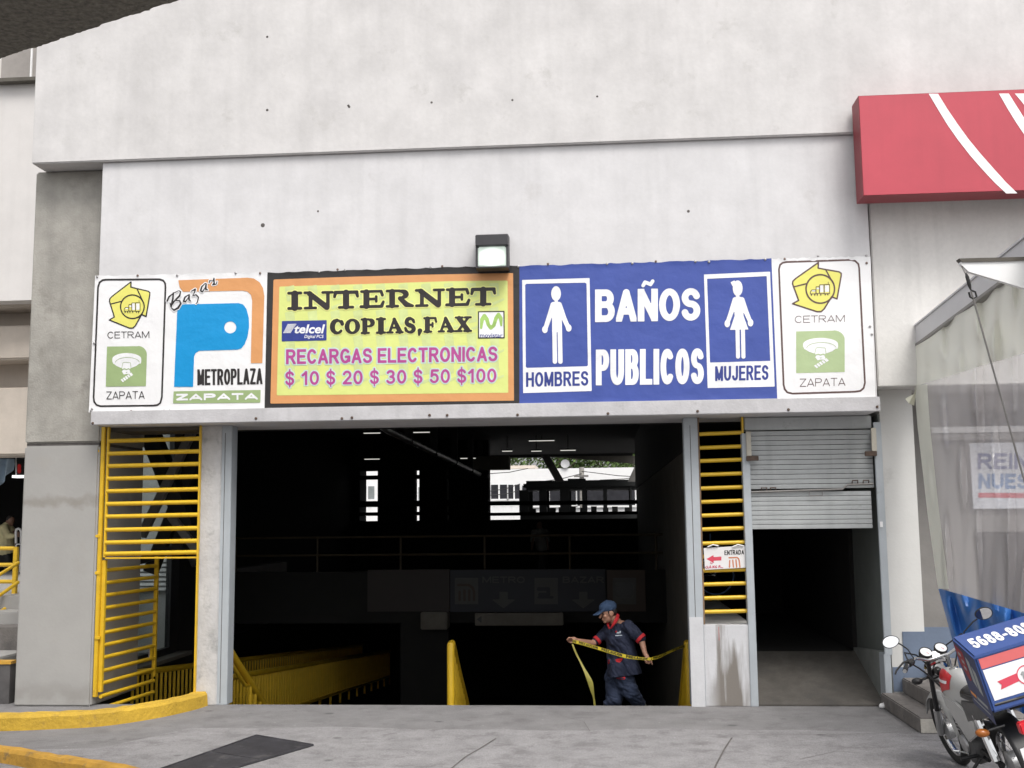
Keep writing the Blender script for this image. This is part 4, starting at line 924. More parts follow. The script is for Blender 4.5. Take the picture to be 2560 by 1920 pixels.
# ---------------------------------------------------------------- wall lamp above the banner
FL = (1160, 560, 13.83)
lp = thing('wall_lamp', 'lit black wall pack lamp mounted above the black banner border', 'lamp', at(1228, 625, YP))
a, b_ = at(1188, 586, YP-.26), at(1270, 667, YP-.26)
M_lampb = mat('lamp_housing', (.035, .034, .038), .5, .15, 8)
w0, w1, zt_, zb_ = a.x, b_.x, a.z, b_.z; zmid = at(1228, 613, YP-.26).z
m_ = MB(); m_.prism([(w0, YP-.26, zmid), (w0, YP-.26, zt_-.01), (w0, YP-.20, zt_+.012), (w0, YP-.002, zt_+.03), (w0, YP-.002, zb_+.02), (w0, YP-.05, zb_-.0), (w0, YP-.05, zmid-.02)], (w1-w0, 0, 0)); m_.build('hood', M_lampb, lp, bevel=.006)
m_ = MB(); m_.box(w0, w0+.022, YP-.235, YP-.05, zb_, zmid-.001); m_.box(w1-.022, w1, YP-.235, YP-.05, zb_, zmid-.001); m_.box(w0+.022, w1-.022, YP-.235, YP-.05, zb_, zb_+.018); m_.build('lens_frame', M_lampb, lp, bevel=.003)
lm = bpy.data.materials.new('lamp_glass'); lm.use_nodes = True; b = lm.node_tree.nodes['Principled BSDF']; b.inputs['Base Color'].default_value = (.55, .62, .56, 1); b.inputs['Roughness'].default_value = .15
b.inputs['Emission Color'].default_value = (.86, 1, .90, 1)
tc = lm.node_tree.nodes.new('ShaderNodeTexCoord'); gr = lm.node_tree.nodes.new('ShaderNodeTexGradient'); gr.gradient_type = 'SPHERICAL'; mp = lm.node_tree.nodes.new('ShaderNodeMapping')
mp.inputs['Scale'].default_value = (6.5, 2.0, 8.0); lm.node_tree.links.new(tc.outputs['Object'], mp.inputs[0]); lm.node_tree.links.new(mp.outputs[0], gr.inputs[0])
mu = lm.node_tree.nodes.new('ShaderNodeMath'); mu.operation = 'MULTIPLY_ADD'; mu.inputs[1].default_value = .9; mu.inputs[2].default_value = .16; lm.node_tree.links.new(gr.outputs[1], mu.inputs[0]); lm.node_tree.links.new(mu.outputs[0], b.inputs['Emission Strength'])
zc_ = (zmid+zb_)/2; lp.location = ((w0+w1)/2, YP-.22, zc_)
for ch in lp.children: ch.location = wloc(lp)*-1 + Vector(at(1228, 625, YP))
MB().box(w0+.024, w1-.024, YP-.225, YP-.06, zb_+.02, zmid-.004).build('lens', lm, lp, bevel=.012)

# ---------------------------------------------------------------- red box sign, upper right
rs = thing('red_sign', 'large red box sign with sweeping white stripes at the upper right', 'sign', (5, 11.95, 5.5))
M_red = mat('red_face', (.46, .055, .08), .5, .07, 1.3, .05, 8, streak=.2); M_redd = mat('red_side_shaded', (.24, .028, .038), .5, .08, 3)  # second red is the face red darkened for the shaded side and underside
YRS = 11.78; FR = (2100, 200, 4.609); prs = plane_map(FR, YRS)
p0, p1 = prs(200, 160, 0), prs(275, 1320, 0); xL = (p0.x+p1.x)/2; zT, zB = prs(1000, 152, 0).z, prs(1000, 1312, 0).z
MB().box(xL, 6.9, YRS, 12.088, zB, zT).build('box', M_redd, rs)
MB().box(xL+.006, 6.9, YRS-.006, YRS-.001, zB+.006, zT-.006).build('face', M_red, rs)
M_bw = mat('sign_stripe_white', (.84, .84, .84), .5)
def band(e0, e1):
    m_ = MB(); n = len(e0)
    vs = [prs(x, y, .009) for x, y in e0]+[prs(x, y, .009) for x, y in e1]; m_.add(vs, [(i, i+1, n+i+1, n+i) for i in range(n-1)]); m_.build('stripe', M_bw, rs, smooth=False, fix=False)
band([(1022, 158), (1130, 340), (1240, 520), (1360, 690), (1500, 870), (1640, 1030), (1780, 1180), (1915, 1306)], [(1130, 158), (1235, 330), (1350, 500), (1480, 680), (1620, 850), (1770, 1020), (1910, 1175), (2045, 1306)])
band([(1832, 156), (1925, 320), (2030, 490), (2150, 670), (2300, 880), (2450, 1060), (2650, 1300)], [(1945, 156), (2035, 300), (2140, 465), (2270, 660), (2420, 860), (2570, 1040), (2790, 1300)])
band([(2015, 156), (2110, 270), (2220, 420), (2380, 640), (2540, 840), (2760, 1080), (2960, 1300)], [(2400, 156), (2500, 290), (2620, 440), (2780, 640), (2960, 840), (3160, 1060), (3400, 1300)])

# ---------------------------------------------------------------- banners
YBN = YP-.012
M_vin = mat('banner_white', (.80, .795, .80), .42, .025, 2, .75, 3.2, spec=.35)
M_vblk = mat('banner_black', (.032, .030, .030), .38, .12, 2, .75, 3.2, spec=.4); M_vblue = mat('banner_blue', (.052, .085, .33), .38, .06, 2, .75, 3.2, spec=.4)
M_ora = mat('ink_orange', (.66, .31, .12), .45, .04, 2, bump=.75, bscale=3.2); M_lime = mat('ink_lime', (.66, .72, .23), .45, .04, 1.2, bump=.75, bscale=3.2); M_ink = mat('ink_black', (.022, .018, .018), .45, bump=.75, bscale=3.2); M_cyan = mat('ink_cyan', (.0, .27, .60), .45, .03, 2, bump=.75, bscale=3.2)
M_grn = mat('ink_green', (.31, .41, .19), .45, .03, 2, bump=.75, bscale=3.2); M_yelw = mat('ink_yellow', (.74, .70, .16), .45, .03, 2, bump=.75, bscale=3.2); M_mag = mat('ink_magenta', (.42, .06, .26), .45, .05, 3, bump=.75, bscale=3.2); M_halo = mat('ink_pale_halo', (.52, .66, .62), .5, bump=.75, bscale=3.2); M_yhalo = mat('ink_yellow_halo', (.80, .80, .28), .5, bump=.75, bscale=3.2)
M_winkb = mat('ink_white', (.80, .80, .81), .45, bump=.75, bscale=3.2); M_telb = mat('ink_royal', (.028, .045, .24), .42, bump=.75, bscale=3.2); M_ghost = mat('ink_ghost', (.58, .66, .28), .5, bump=.75, bscale=3.2); M_grnw = mat('ink_pale_green', (.33, .52, .13), .45, .2, 8, bump=.75, bscale=3.2)
M_eye = mat('eyelet', (.34, .33, .33), .4, .2, 9, metal=.5); M_eyed = mat('rusted_eyelet', (.16, .11, .09), .6)
F5 = (220, 660, 4.148); F6 = (660, 660, 3.456); F7 = (1280, 620, 3.95); F8b = (1740, 620, 3.77)
P5, P6, P7, P8 = (plane_map(f, YBN) for f in (F5, F6, F7, F8b))
def quad_sheet(name, m, par, pts, off=0.0, th=.004, wav=.0):   # pts: photo px corners TL,TR,BR,BL with ragged top and bottom edges
    c = [at(x, y, YBN) for x, y in pts]; b = MB(); nu, nv = 90, 48; sd = random.uniform(0, 9)
    def f(u, v):
        t = c[0].lerp(c[1], u); q = c[3].lerp(c[2], u); sag = .012*math.sin(u*23+sd)*.5+.006*math.sin(u*57+sd*2)
        t = t+Vector((0, 0, -abs(sag))); q = q+Vector((0, 0, abs(sag)*.6)); p = t.lerp(q, v)
        e = max(0, (v-.965)/.035)+max(0, (.024-v)/.024); p.y -= off+wav*.35*e*(.5+.5*math.sin(u*31+sd)*math.sin(u*13)); return p
    b.grid(f, nu, nv); o = b.build(name, m, par); return o
eye0 = {}
def eyelets(par, pl, pts):
    for i, (x, y) in enumerate(pts):
        a = pl(x, y, .006); k = 'r' if i % 3 == 1 else 'g'
        if k not in eye0:
            b = MB(); b.lathe((0, 0, 0), (0, -1, 0), [(0, .014), (.004, .014), (.008, .008)], 10); o = b.build('eyelet', M_eye if k == 'g' else M_eyed); o.parent = par; o.location = a-wloc(par); eye0[k] = o
        else: copy_part(eye0[k], par, a-wloc(par))
def mfl(name, m, par, fn, bb, cell, pl, lay): return flat(name, m, par, fn, bb, cell, pl, .0035+.0016*lay)
def fp(pts): return lambda X, Y: d_poly(X, Y, pts)
def transit_emblem(par, pl, tf, inkm):
    """the yellow three-arrow pentagon with its ring and little row of vehicles; tf maps the left banner's drawing frame"""
    T = lambda pts: [tf(*p) for p in pts]; s = abs(tf(100, 0)[0]-tf(0, 0)[0])/100
    outer = [(448, 182), (440, 240), (505, 252), (638, 286), (640, 300), (600, 546), (556, 520), (478, 640), (440, 664), (215, 580), (272, 548), (220, 372), (250, 330)]
    outer = [(446, 186), (443, 240), (508, 256), (622, 282), (640, 296), (640, 318), (602, 544), (556, 522), (490, 640), (464, 664), (430, 664), (222, 580), (274, 550), (224, 388), (226, 362), (250, 336)]
    xs = [p[0] for p in T(outer)]; ys = [p[1] for p in T(outer)]; bb = (min(xs)-14*s, min(ys)-14*s, max(xs)+14*s, max(ys)+14*s)
    o = T(outer)
    mfl('emblem_outline', inkm, par, lambda X, Y: d_poly(X, Y, o)-7*s, bb, 4*s, pl, 0)
    e = mfl('emblem_fill', M_yelw, par, lambda X, Y: d_poly(X, Y, o)+6*s, bb, 4*s, pl, 1)
    c = tf(460, 443)
    dv = [T([(508, 256), (575, 400)]), T([(240, 414), (350, 386)]), T([(556, 522), (520, 555)])]
    mfl('emblem_ring', inkm, par, lambda X, Y: np.minimum(np.abs(np.hypot(X-c[0], Y-c[1])-122*s)-7*s, np.maximum(np.minimum.reduce([d_path(X, Y, p, 6*s) for p in dv]), 116*s-np.hypot(X-c[0], Y-c[1]))), bb, 3.5*s, pl, 2)
    car = [T(rrect(455, 402, 492, 488, 4)), T(rrect(494, 400, 540, 490, 4)), T(rrect(424, 420, 453, 486, 4)), T([(375, 488), (375, 468), (388, 450), (422, 450), (422, 488)])]
    mfl('vehicle_outline', inkm, par, lambda X, Y: np.minimum(np.minimum.reduce([np.abs(d_poly(X, Y, q))-2.6*s for q in car]), np.minimum.reduce([d_path(X, Y, T([(x, 492), (x, 502)]), 5*s) for x in (384, 412, 434, 464, 502, 524)]+[d_path(X, Y, T([(528, 376), (530, 402)]), 2*s)])), (tf(365, 370)[0], tf(365, 370)[1], tf(550, 512)[0], tf(550, 512)[1]), 2.4*s, pl, 3)
    w = [T(rrect(458, 408, 486, 476, 3)), T(rrect(500, 410, 534, 474, 3)), T(rrect(388, 454, 416, 466, 2)), T(rrect(428, 430, 450, 446, 2))]
    mfl('vehicle_glass', M_winkb, par, lambda X, Y: np.minimum.reduce([d_poly(X, Y, q) for q in w]), (tf(365, 370)[0], tf(365, 370)[1], tf(550, 512)[0], tf(550, 512)[1]), 3*s, pl, 2)
def hat_emblem(par, pl, tf, gm, inkm):
    """green rounded tile with the white hat, moustached head and striped scarf of the station sign"""
    T = lambda pts: [tf(*p) for p in pts]; s = abs(tf(100, 0)[0]-tf(0, 0)[0])/100
    tile = T([(197, 856)]+[(520, 852)]+arc(520, 940, 90, 90, -90, 0, 8)+[(600, 1266), (184, 1272)]); xs = [p[0] for p in tile]; ys = [p[1] for p in tile]
    bb = (min(xs)-3*s, min(ys)-3*s, max(xs)+3*s, max(ys)+3*s)
    mfl('tile', gm, par, lambda X, Y: d_poly(X, Y, tile), bb, 4*s, pl, 0)
    hat = T([(252, 1010)]+arc(402, 985, 150, 62, 180, 360, 18)+[(552, 1010), (546, 1034), (532, 1032)]+[(500, 1058), (450, 1078), (400, 1082), (345, 1078), (300, 1060), (274, 1040), (262, 1034)])
    head = T([(362, 1024), (440, 1024), (444, 1080), (434, 1108), (400, 1122), (360, 1106), (350, 1076)]); sc1 = T([(350, 1112), (372, 1100), (398, 1130), (430, 1106), (440, 1118), (428, 1140), (392, 1140), (372, 1148)])
    scf = T([(446, 1124), (468, 1150), (362, 1226), (338, 1200)])
    mfl('hat_figure', M_winkb, par, lambda X, Y: np.minimum(np.minimum(d_poly(X, Y, hat), d_poly(X, Y, head)), np.minimum(d_poly(X, Y, sc1), d_poly(X, Y, scf))), bb, 3*s, pl, 1)
    ln = [T(arc(408, 1030, 128, 62, 190, 350, 14)), T([(362, 1024), (380, 1018), (440, 1024)]), T([(362, 1024), (350, 1076), (352, 1092)]), T([(440, 1024), (446, 1076), (436, 1100)]), T([(360, 1092), (378, 1084), (398, 1096), (420, 1086), (436, 1094)])]
    ln2 = [T([(360, 1092), (378, 1086), (398, 1094), (420, 1086), (436, 1094)])]
    st_ = [T([(446-22*k, 1128+15*k), (466-22*k, 1153+15*k)]) for k in (1, 2, 3, 4)]
    mfl('figure_lines', gm, par, lambda X, Y: np.minimum(np.minimum(np.minimum.reduce([d_path(X, Y, p, 2.3*s) for p in ln]), d_path(X, Y, ln2[0], 5*s)), np.minimum.reduce([d_path(X, Y, p, 3.2*s) for p in st_])), bb, 2.5*s, pl, 2)
# -- white banner, left
b1 = thing('banner', 'white vinyl banner with the CETRAM panel and blue P emblem, leftmost above the entrance', 'banner', at(450, 860, YBN), 'banners above the entrance')
quad_sheet('sheet', M_vin, b1, [(238, 689), (669, 680), (661, 1027), (222, 1031)], wav=.02)
fr_o = [(104, 240)]+[(120, 190), (150, 168), (185, 162)]+[(740, 158), (780, 170), (800, 200), (803, 240)]+[(766, 1380), (750, 1440), (720, 1462), (680, 1468)]+[(130, 1474), (90, 1462), (64, 1430), (58, 1380)]
mfl('panel_border', M_ink, b1, lambda X, Y: np.abs(d_poly(X, Y, fr_o))-9, (40, 140, 820, 1490), 5, P5, 0)
ident = lambda x, y: (x, y)
transit_emblem(b1, P5, ident, M_ink); hat_emblem(b1, P5, ident, M_grn, M_ink)
mfl('lettering', M_ink, b1, text_fn('CETRAM', 202, 702, 636, 772, .105, tilt=.012), (195, 690, 645, 782), 3, P5, 0)
mfl('lettering', M_ink, b1, text_fn('ZAPATA', 190, 1322, 588, 1404, .10, tilt=.012), (182, 1308, 596, 1412), 3, P5, 0)
pblue = [(928, 420), (1560, 405)]+[(1610, 420), (1645, 470), (1668, 560), (1670, 660), (1652, 760), (1625, 830), (1590, 875), (1550, 888)]+[(1150, 900), (1115, 925), (1100, 960)]+[(1090, 1274), (892, 1274)]
mfl('blue_emblem', M_cyan, b1, lambda X, Y: np.maximum(d_poly(X, Y, pblue), 62-np.hypot(X-1475, Y-657)), (880, 395, 1680, 1285), 6, P5, 0)
por = [(936, 168), (1650, 142), (1720, 150), (1780, 190), (1815, 250), (1828, 330), (1808, 1028), (1688, 1028), (1702, 380), (1690, 320), (1650, 285), (1600, 276), (985, 288), (950, 240)]
mfl('orange_emblem', M_ora, b1, fp(por), (930, 135, 1835, 1035), 6, P5, 0)
bz = [([(822, 382), (840, 340), (890, 300), (940, 276), (960, 285), (950, 330), (900, 380), (870, 420)], [9, 8, 4, 3, 5, 9, 7, 8]), ([(885, 300), (880, 360), (862, 440), (850, 405)], [7, 9, 9, 4]), ([(905, 378), (950, 380), (962, 410), (935, 455), (892, 478), (862, 452)], [4, 6, 9, 10, 8, 4]),
      ([(1040, 320), (1005, 345), (992, 385), (1010, 392), (1040, 350), (1050, 318), (1048, 370), (1066, 385)], [4, 7, 8, 6, 4, 6, 8, 4]), ([(1072, 282), (1112, 262), (1108, 285), (1085, 330), (1120, 318), (1145, 345), (1135, 395), (1118, 412)], [4, 8, 6, 3, 6, 7, 5, 3]),
      ([(1216, 200), (1180, 235), (1168, 275), (1185, 290), (1212, 250), (1226, 205), (1222, 262), (1242, 268)], [4, 7, 9, 6, 4, 6, 8, 4]), ([(1256, 196), (1262, 172), (1296, 176), (1306, 148), (1308, 200), (1292, 216), (1330, 208), (1338, 182)], [4, 5, 4, 6, 8, 6, 5, 3])]
bzf = lambda g_: (lambda X, Y: np.minimum.reduce([d_path(X, Y, p, r) for p, r in bz])-g_)
mfl('script_halo', M_winkb, b1, bzf(9), (795, 120, 1365, 505), 4, P5, 2); mfl('script_lettering', M_ink, b1, bzf(.5), (800, 125, 1360, 500), 3, P5, 3)
mfl('lettering', M_ink, b1, text_fn('METROPLAZA', 1134, 1092, 1810, 1258, .145, gap=.1, tilt=.018), (1125, 1070, 1820, 1268), 3.5, P5, 0)
mfl('green_strip', M_grn, b1, fp([(888, 1320), (1790, 1306), (1786, 1438), (882, 1446)]), (878, 1300, 1796, 1450), 8, P5, 0)
mfl('lettering', M_winkb, b1, text_fn('ZAPATA', 915, 1346, 1760, 1416, .29, gap=.1, tilt=.012), (910, 1335, 1765, 1420), 3.5, P5, 1)
eyelets(b1, P5, [(95, 132), (515, 120), (925, 118), (1532, 92), (1785, 95), (65, 822), (42, 1505), (448, 1525), (790, 1520), (848, 1520), (1490, 1515), (1715, 1512), (30, 1524)])
# -- black, orange and lime banner
b2 = thing('banner', 'black and orange bordered lime banner reading INTERNET COPIAS FAX', 'banner', at(980, 850, YBN), 'banners above the entrance')
quad_sheet('sheet', M_vblk, b2, [(668.5, 681), (1298.5, 662), (1298.5, 1021), (661.5, 1027)], off=.0006, wav=.02)
mfl('orange_border', M_ora, b2, fp([(82, 134), (700, 112), (1400, 92), (2152, 78), (2160, 1180), (55, 1206)]), (40, 60, 2180, 1220), 10, P6, 0)
mfl('lime_field', M_lime, b2, fp([(133, 195), (900, 172), (1600, 148), (2105, 143), (2110, 1112), (110, 1136)]), (100, 130, 2120, 1150), 10, P6, 1)
gh = []
for r_, yy in enumerate((200, 420, 640, 860)):
    for k in range(10):
        x = 180+196*k; y = yy-k*4; gh.append([(x, y), (x+80, y-18), (x+92, y+110), (x+20, y+125)]); gh.append([(x+10, y+215-40), (x+130, y+130), (x+130, y+150), (x+14, y+205)])
mfl('phone_pattern', M_ghost, b2, lambda X, Y: np.minimum.reduce([d_poly(X, Y, q) for q in gh]), (160, 165, 2080, 1090), 9, P6, 2)
fi = lambda gw: serif_fn('INTERNET', 200, 245, 2000, 392, gap=.05, grow=gw, tilt=.022)
mfl('lettering_halo', M_yhalo, b2, fi(.085), (178, 176, 2028, 424), 5, P6, 3); mfl('lettering', M_ink, b2, fi(.032), (185, 185, 2015, 415), 4, P6, 4)
fi2 = lambda gw: serif_fn('COPIAS,FAX', 572, 478, 1792, 608, gap=.05, grow=gw, tilt=.02)
mfl('lettering_halo', M_yhalo, b2, fi2(.075), (550, 420, 1815, 650), 5, P6, 3); mfl('lettering', M_ink, b2, fi2(.025), (555, 425, 1810, 645), 4, P6, 4)
for s_, x0, y0, x1, y1, gap, wt in (('RECARGAS ELECTRONICAS', 190, 738, 2018, 866, .11, .18), ('$ 10 $ 20 $ 30 $ 50 $100', 182, 928, 2008, 1048, .14, .17)):
    bb = (x0-30, y0-62, x1+30, y1+34)
    mfl('lettering_halo', M_halo, b2, text_fn(s_, x0, y0, x1, y1, wt, gap=gap, grow=.085, tilt=.014), bb, 6, P6, 3); mfl('lettering', M_mag, b2, text_fn(s_, x0, y0, x1, y1, wt, gap=gap, tilt=.014), bb, 4, P6, 4)
mfl('phone_tile', M_telb, b2, fp([(155, 493), (542, 485), (540, 660), (153, 669)]), (150, 480, 545, 672), 8, P6, 3)
mfl('tile_lines', M_winkb, b2, lambda X, Y: np.minimum.reduce([d_path(X, Y, [(205-4.6*k, 522+9*k), (278-6*k, 520+9*k)], 2.6) for k in range(9)]), (160, 512, 285, 605), 2.4, P6, 4)
fonttext('lettering', 'telcel', M_winkb, b2, 262, 522, 528, 600, P6, .0035+.0016*4, .028, .22); fonttext('lettering', 'Digital PCS', M_winkb, b2, 348, 612, 516, 648, P6, .0035+.0016*4, .012, .22)
mq = [(1850, 410), (2076, 407), (2078, 640), (1850, 642)]
mfl('phone_tile_frame', M_ink, b2, lambda X, Y: d_poly(X, Y, mq)-2, (1840, 400, 2086, 650), 5, P6, 3); mfl('phone_tile', M_winkb, b2, lambda X, Y: d_poly(X, Y, mq)+8, (1840, 400, 2086, 650), 5, P6, 4)
mfl('ribbon_emblem', M_grnw, b2, lambda X, Y: d_path(X, Y, [(1876, 552), (1884, 480), (1904, 450), (1926, 478), (1938, 525), (1960, 552), (1986, 530), (2004, 470), (2026, 436), (2046, 470), (2050, 530)], [10, 17, 18, 17, 15, 16, 15, 16, 16, 17, 9]), (1855, 415, 2072, 585), 4, P6, 5)
fonttext('lettering', 'movistar', M_telb, b2, 1866, 600, 2062, 634, P6, .0035+.0016*5, .01)
eyelets(b2, P6, [(475, 68), (636, 48), (700, 52), (1440, 30), (1540, 20), (440, 1254), (628, 1246), (652, 1254), (1410, 1236), (1548, 1234), (1822, 1232), (2183, 1246)])
# -- blue toilets banner
b3 = thing('banner', 'blue banner reading BAÑOS PUBLICOS with white figure panels', 'banner', at(1620, 840, YBN), 'banners above the entrance')
quad_sheet('sheet', M_vblue, b3, [(1298.5, 664), (1928.5, 646), (1943.5, 1002), (1298.5, 1020)], off=.0012, wav=.025)
mfl('figure_panel', M_winkb, b3, lambda X, Y: np.maximum(d_poly(X, Y, [(100, 316), (766, 297), (787, 1412), (110, 1433)]), -d_poly(X, Y, [(130, 366), (142, 354), (722, 342), (736, 352), (750, 1158), (738, 1168), (148, 1184), (136, 1172)])), (95, 290, 792, 1438), 6, P7, 0)
man = lambda X, Y: np.minimum.reduce([np.hypot((X-435)/48, (Y-450)/73)*55-55, d_path(X, Y, [(436, 515), (437, 550)], 16), d_poly(X, Y, [(395, 600), (400, 545), (420, 532), (460, 532), (478, 545), (490, 600), (494, 830), (396, 830)]), d_path(X, Y, [(410, 562), (365, 690), (332, 790)], [30, 24, 22]), np.hypot((X-325)/28, (Y-805)/36)*30-30, d_path(X, Y, [(462, 562), (512, 690), (552, 780)], [30, 24, 22]), np.hypot((X-560)/28, (Y-790)/36)*30-30, d_path(X, Y, [(419, 820), (424, 1122)], 22), d_path(X, Y, [(472, 820), (478, 1122)], 22)])
mfl('man_figure', M_winkb, b3, man, (285, 365, 600, 1155), 4, P7, 1)
mfl('lettering', M_telb, b3, text_fn('HOMBRES', 138, 1228, 755, 1372, .16, gap=.13, tilt=.022), (130, 1205, 765, 1380), 4, P7, 1)
mfl('lettering', M_winkb, b3, text_fn('BAÑOS', 820, 410, 1862, 732, .205, gap=.06, tilt=.015), (810, 290, 1875, 745), 5, P7, 1)
mfl('lettering', M_winkb, b3, text_fn('PUBLICOS', 828, 1003, 1896, 1356, .162, gap=.1, tilt=.012), (815, 970, 1910, 1370), 5, P7, 1)
mfl('figure_panel', M_winkb, b3, lambda X, Y: np.maximum(d_poly(X, Y, [(75, 250), (698, 223), (742, 1306), (110, 1320)]), -d_poly(X, Y, [(104, 290), (666, 265), (700, 1064), (132, 1080)])), (70, 215, 748, 1326), 6, P8, 0)
wom = lambda X, Y: np.minimum.reduce([np.hypot((X-393)/46, (Y-380)/74)*55-55, d_path(X, Y, [(390, 440), (392, 490)], 14), d_poly(X, Y, [(326, 322), (362, 306), (374, 322), (345, 362)]), d_poly(X, Y, [(358, 520), (368, 468), (385, 456), (412, 456), (432, 470), (442, 520), (448, 640), (494, 768), (320, 772), (364, 640)]), d_path(X, Y, [(372, 490), (330, 610), (302, 690)], [28, 22, 20]), np.hypot((X-295)/26, (Y-712)/36)*30-30, d_path(X, Y, [(430, 490), (475, 610), (505, 680)], [28, 22, 20]), np.hypot((X-514)/26, (Y-704)/36)*30-30, d_path(X, Y, [(391, 760), (396, 1024)], 19), d_path(X, Y, [(442, 760), (447, 1024)], 19)])
mfl('woman_figure', M_winkb, b3, wom, (255, 295, 550, 1050), 4, P8, 1)
mfl('lettering', M_telb, b3, text_fn('MUJERES', 180, 1115, 684, 1254, .155, gap=.13, tilt=.024), (172, 1090, 694, 1262), 4, P8, 1)
eyelets(b3, P7, [(62, 182), (355, 158), (938, 156), (1188, 150), (1420, 132), (1812, 132), (1945, 136), (46, 1584), (388, 1550), (420, 1558), (948, 1536), (1214, 1530), (1470, 1526), (1850, 1522)])
# -- white banner, right
b4 = thing('banner', 'white vinyl banner with only the CETRAM and ZAPATA panel, rightmost above the entrance', 'banner', at(2060, 820, YBN), 'banners above the entrance')
quad_sheet('sheet', M_vin, b4, [(1928.5, 646), (2176, 640), (2189, 999), (1943.5, 1003)], off=.0018, wav=.03)
fr2 = [(782, 200), (792, 160), (815, 140), (850, 132), (1460, 112), (1500, 122), (1530, 150), (1538, 190), (1592, 1270), (1580, 1320), (1550, 1346), (1500, 1354), (910, 1372), (860, 1360), (836, 1330), (826, 1290)]
M_brn = mat('ink_faded_brown', (.10, .055, .05), .45, bump=.75, bscale=3.2)
mfl('panel_border', M_brn, b4, lambda X, Y: np.abs(d_poly(X, Y, fr2))-8.5, (765, 95, 1610, 1390), 5, P8, 0)
tf2 = lambda x, y: (1153+(x-446)*1.10-(y-186)*-.012, 138+(y-186)*.965-(x-446)*.03)
transit_emblem(b4, P8, tf2, M_brn)
tf3 = lambda x, y: (944+(x-197)*1.10+(y-856)*.035, 786+(y-856)*.945-(x-197)*.012)
hat_emblem(b4, P8, tf3, mat('ink_faded_green', (.40, .50, .27), .45, .03, 2, bump=.75, bscale=3.2), M_brn)
mfl('lettering', M_brn, b4, text_fn('CETRAM', 932, 640, 1402, 706, .085, tilt=.02), (922, 620, 1412, 716), 3, P8, 0)
mfl('lettering', M_brn, b4, text_fn('ZAPATA', 978, 1232, 1408, 1308, .085, tilt=.022), (968, 1210, 1418, 1318), 3, P8, 0)
eyelets(b4, P8, [(652, 106), (835, 103), (1150, 75), (1605, 72), (1608, 142), (1640, 738), (1658, 812), (1680, 1414), (890, 1438), (740, 1438)])
# ---------------------------------------------------------------- concrete slab overhead (top left)
ov = MB(); e0, e1 = atz(-700, 378, 5.0), atz(900, -150, 5.0); dd = (e1-e0).normalized(); nn = Vector((dd.y, -dd.x, 0)).normalized()
if nn.y > 0: nn = -nn
P = []; n_ = 260
for i in range(n_+1):
    t = i/n_; P.append(e0.lerp(e1, t)+nn*(random.gauss(0, .004)+.004*math.sin(t*90)+.004*math.sin(t*37)))
P += [e1+nn*6, e0-dd*4+nn*6]
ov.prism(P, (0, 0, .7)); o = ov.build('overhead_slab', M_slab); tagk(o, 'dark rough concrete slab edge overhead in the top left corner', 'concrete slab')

# ---------------------------------------------------------------- steps and pier on the right
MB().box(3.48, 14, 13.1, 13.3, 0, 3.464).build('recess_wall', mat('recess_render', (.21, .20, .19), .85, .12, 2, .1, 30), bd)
MB().box(3.12, 3.24, 12.611, 12.619, .16, .42).build('base_paint', M_bluebase, bd)
MB().box(3.241, 3.478, 12.611, 12.619, .30, .80).build('base_paint', M_bluebase, bd); MB().box(3.482, 9, 13.09, 13.099, .30, .80).build('base_paint', M_bluebase, bd)
sp = thing('side_steps', 'low worn concrete steps leading to the shop at the right edge', 'steps', (3.6, 11.8, 0))
for i, (x, y, z0, z1) in enumerate(((2.975, 11.10, .0, .15), (3.21, 11.52, .151, .31), (3.49, 11.9, .311, .46))):
    MB().box(x, 7, y, 12.608 if i < 2 else 13.08, z0, z1).build('step', M_step, sp, bevel=.012)
    MB().box(x+.004, 6.9, y-.004, y-.001, z0+.01, z1-.012).build('step_front', M_stepedge, sp)
sc = blob('paper_scrap', [('e', atz(2206, 1772)+Vector((0, 0, .03)), (.035, .03, .03)), ('e', atz(2206, 1772)+Vector((.02, .01, .045)), (.02, .02, .02))], M_white, None, .006, 2)
tagk(sc, 'small crumpled white paper scrap on the ground by the concrete steps', 'litter')

# ---------------------------------------------------------------- awning frame, tarp and shop poster on the right
aw = thing('awning', 'white painted canopy frame with a slanting beam at the right edge', 'awning', (3.45, 10.5, 4.2))
p0, p1 = Vector((3.47, 12.3, 4.03)), Vector((3.40, 6.8, 4.28)); hz = Vector((0, 0, .095)); wd_ = Vector((.08, 0, 0))
M_aww = mat('awning_white', (.62, .615, .635), .5, .03, 3)
MB().hexa([p0-hz-wd_*.0, p1-hz, p1+hz, p0+hz], [p0-hz+wd_, p1-hz+wd_, p1+hz+wd_, p0+hz+wd_]).build('beam', M_aww, aw)
MB().hexa([p0+hz+Vector((-.015, 0, .002)), p1+hz+Vector((-.015, 0, .002)), p1+hz+Vector((-.015, 0, .02)), p0+hz+Vector((-.015, 0, .02))], [p0+hz+Vector((.3, 0, .002)), p1+hz+Vector((.3, 0, .002)), p1+hz+Vector((.3, 0, .02)), p0+hz+Vector((.3, 0, .02))]).build('roof_sheet', M_aww, aw)
MB().hexa([p0-hz+Vector((-.012, 0, -.03)), p1-hz+Vector((-.012, 0, -.03)), p1-hz+Vector((-.012, 0, -.002)), p0-hz+Vector((-.012, 0, -.002))], [p0-hz+Vector((.07, 0, -.03)), p1-hz+Vector((.07, 0, -.03)), p1-hz+Vector((.07, 0, -.002)), p0-hz+Vector((.07, 0, -.002))]).build('lower_flange', M_gsteel, aw)
YA = 8.9
fs_ = thing('awning_fascia', 'white tapering awning fascia with a thin dark top trim at the right edge', 'awning', at(2500, 680, YA))
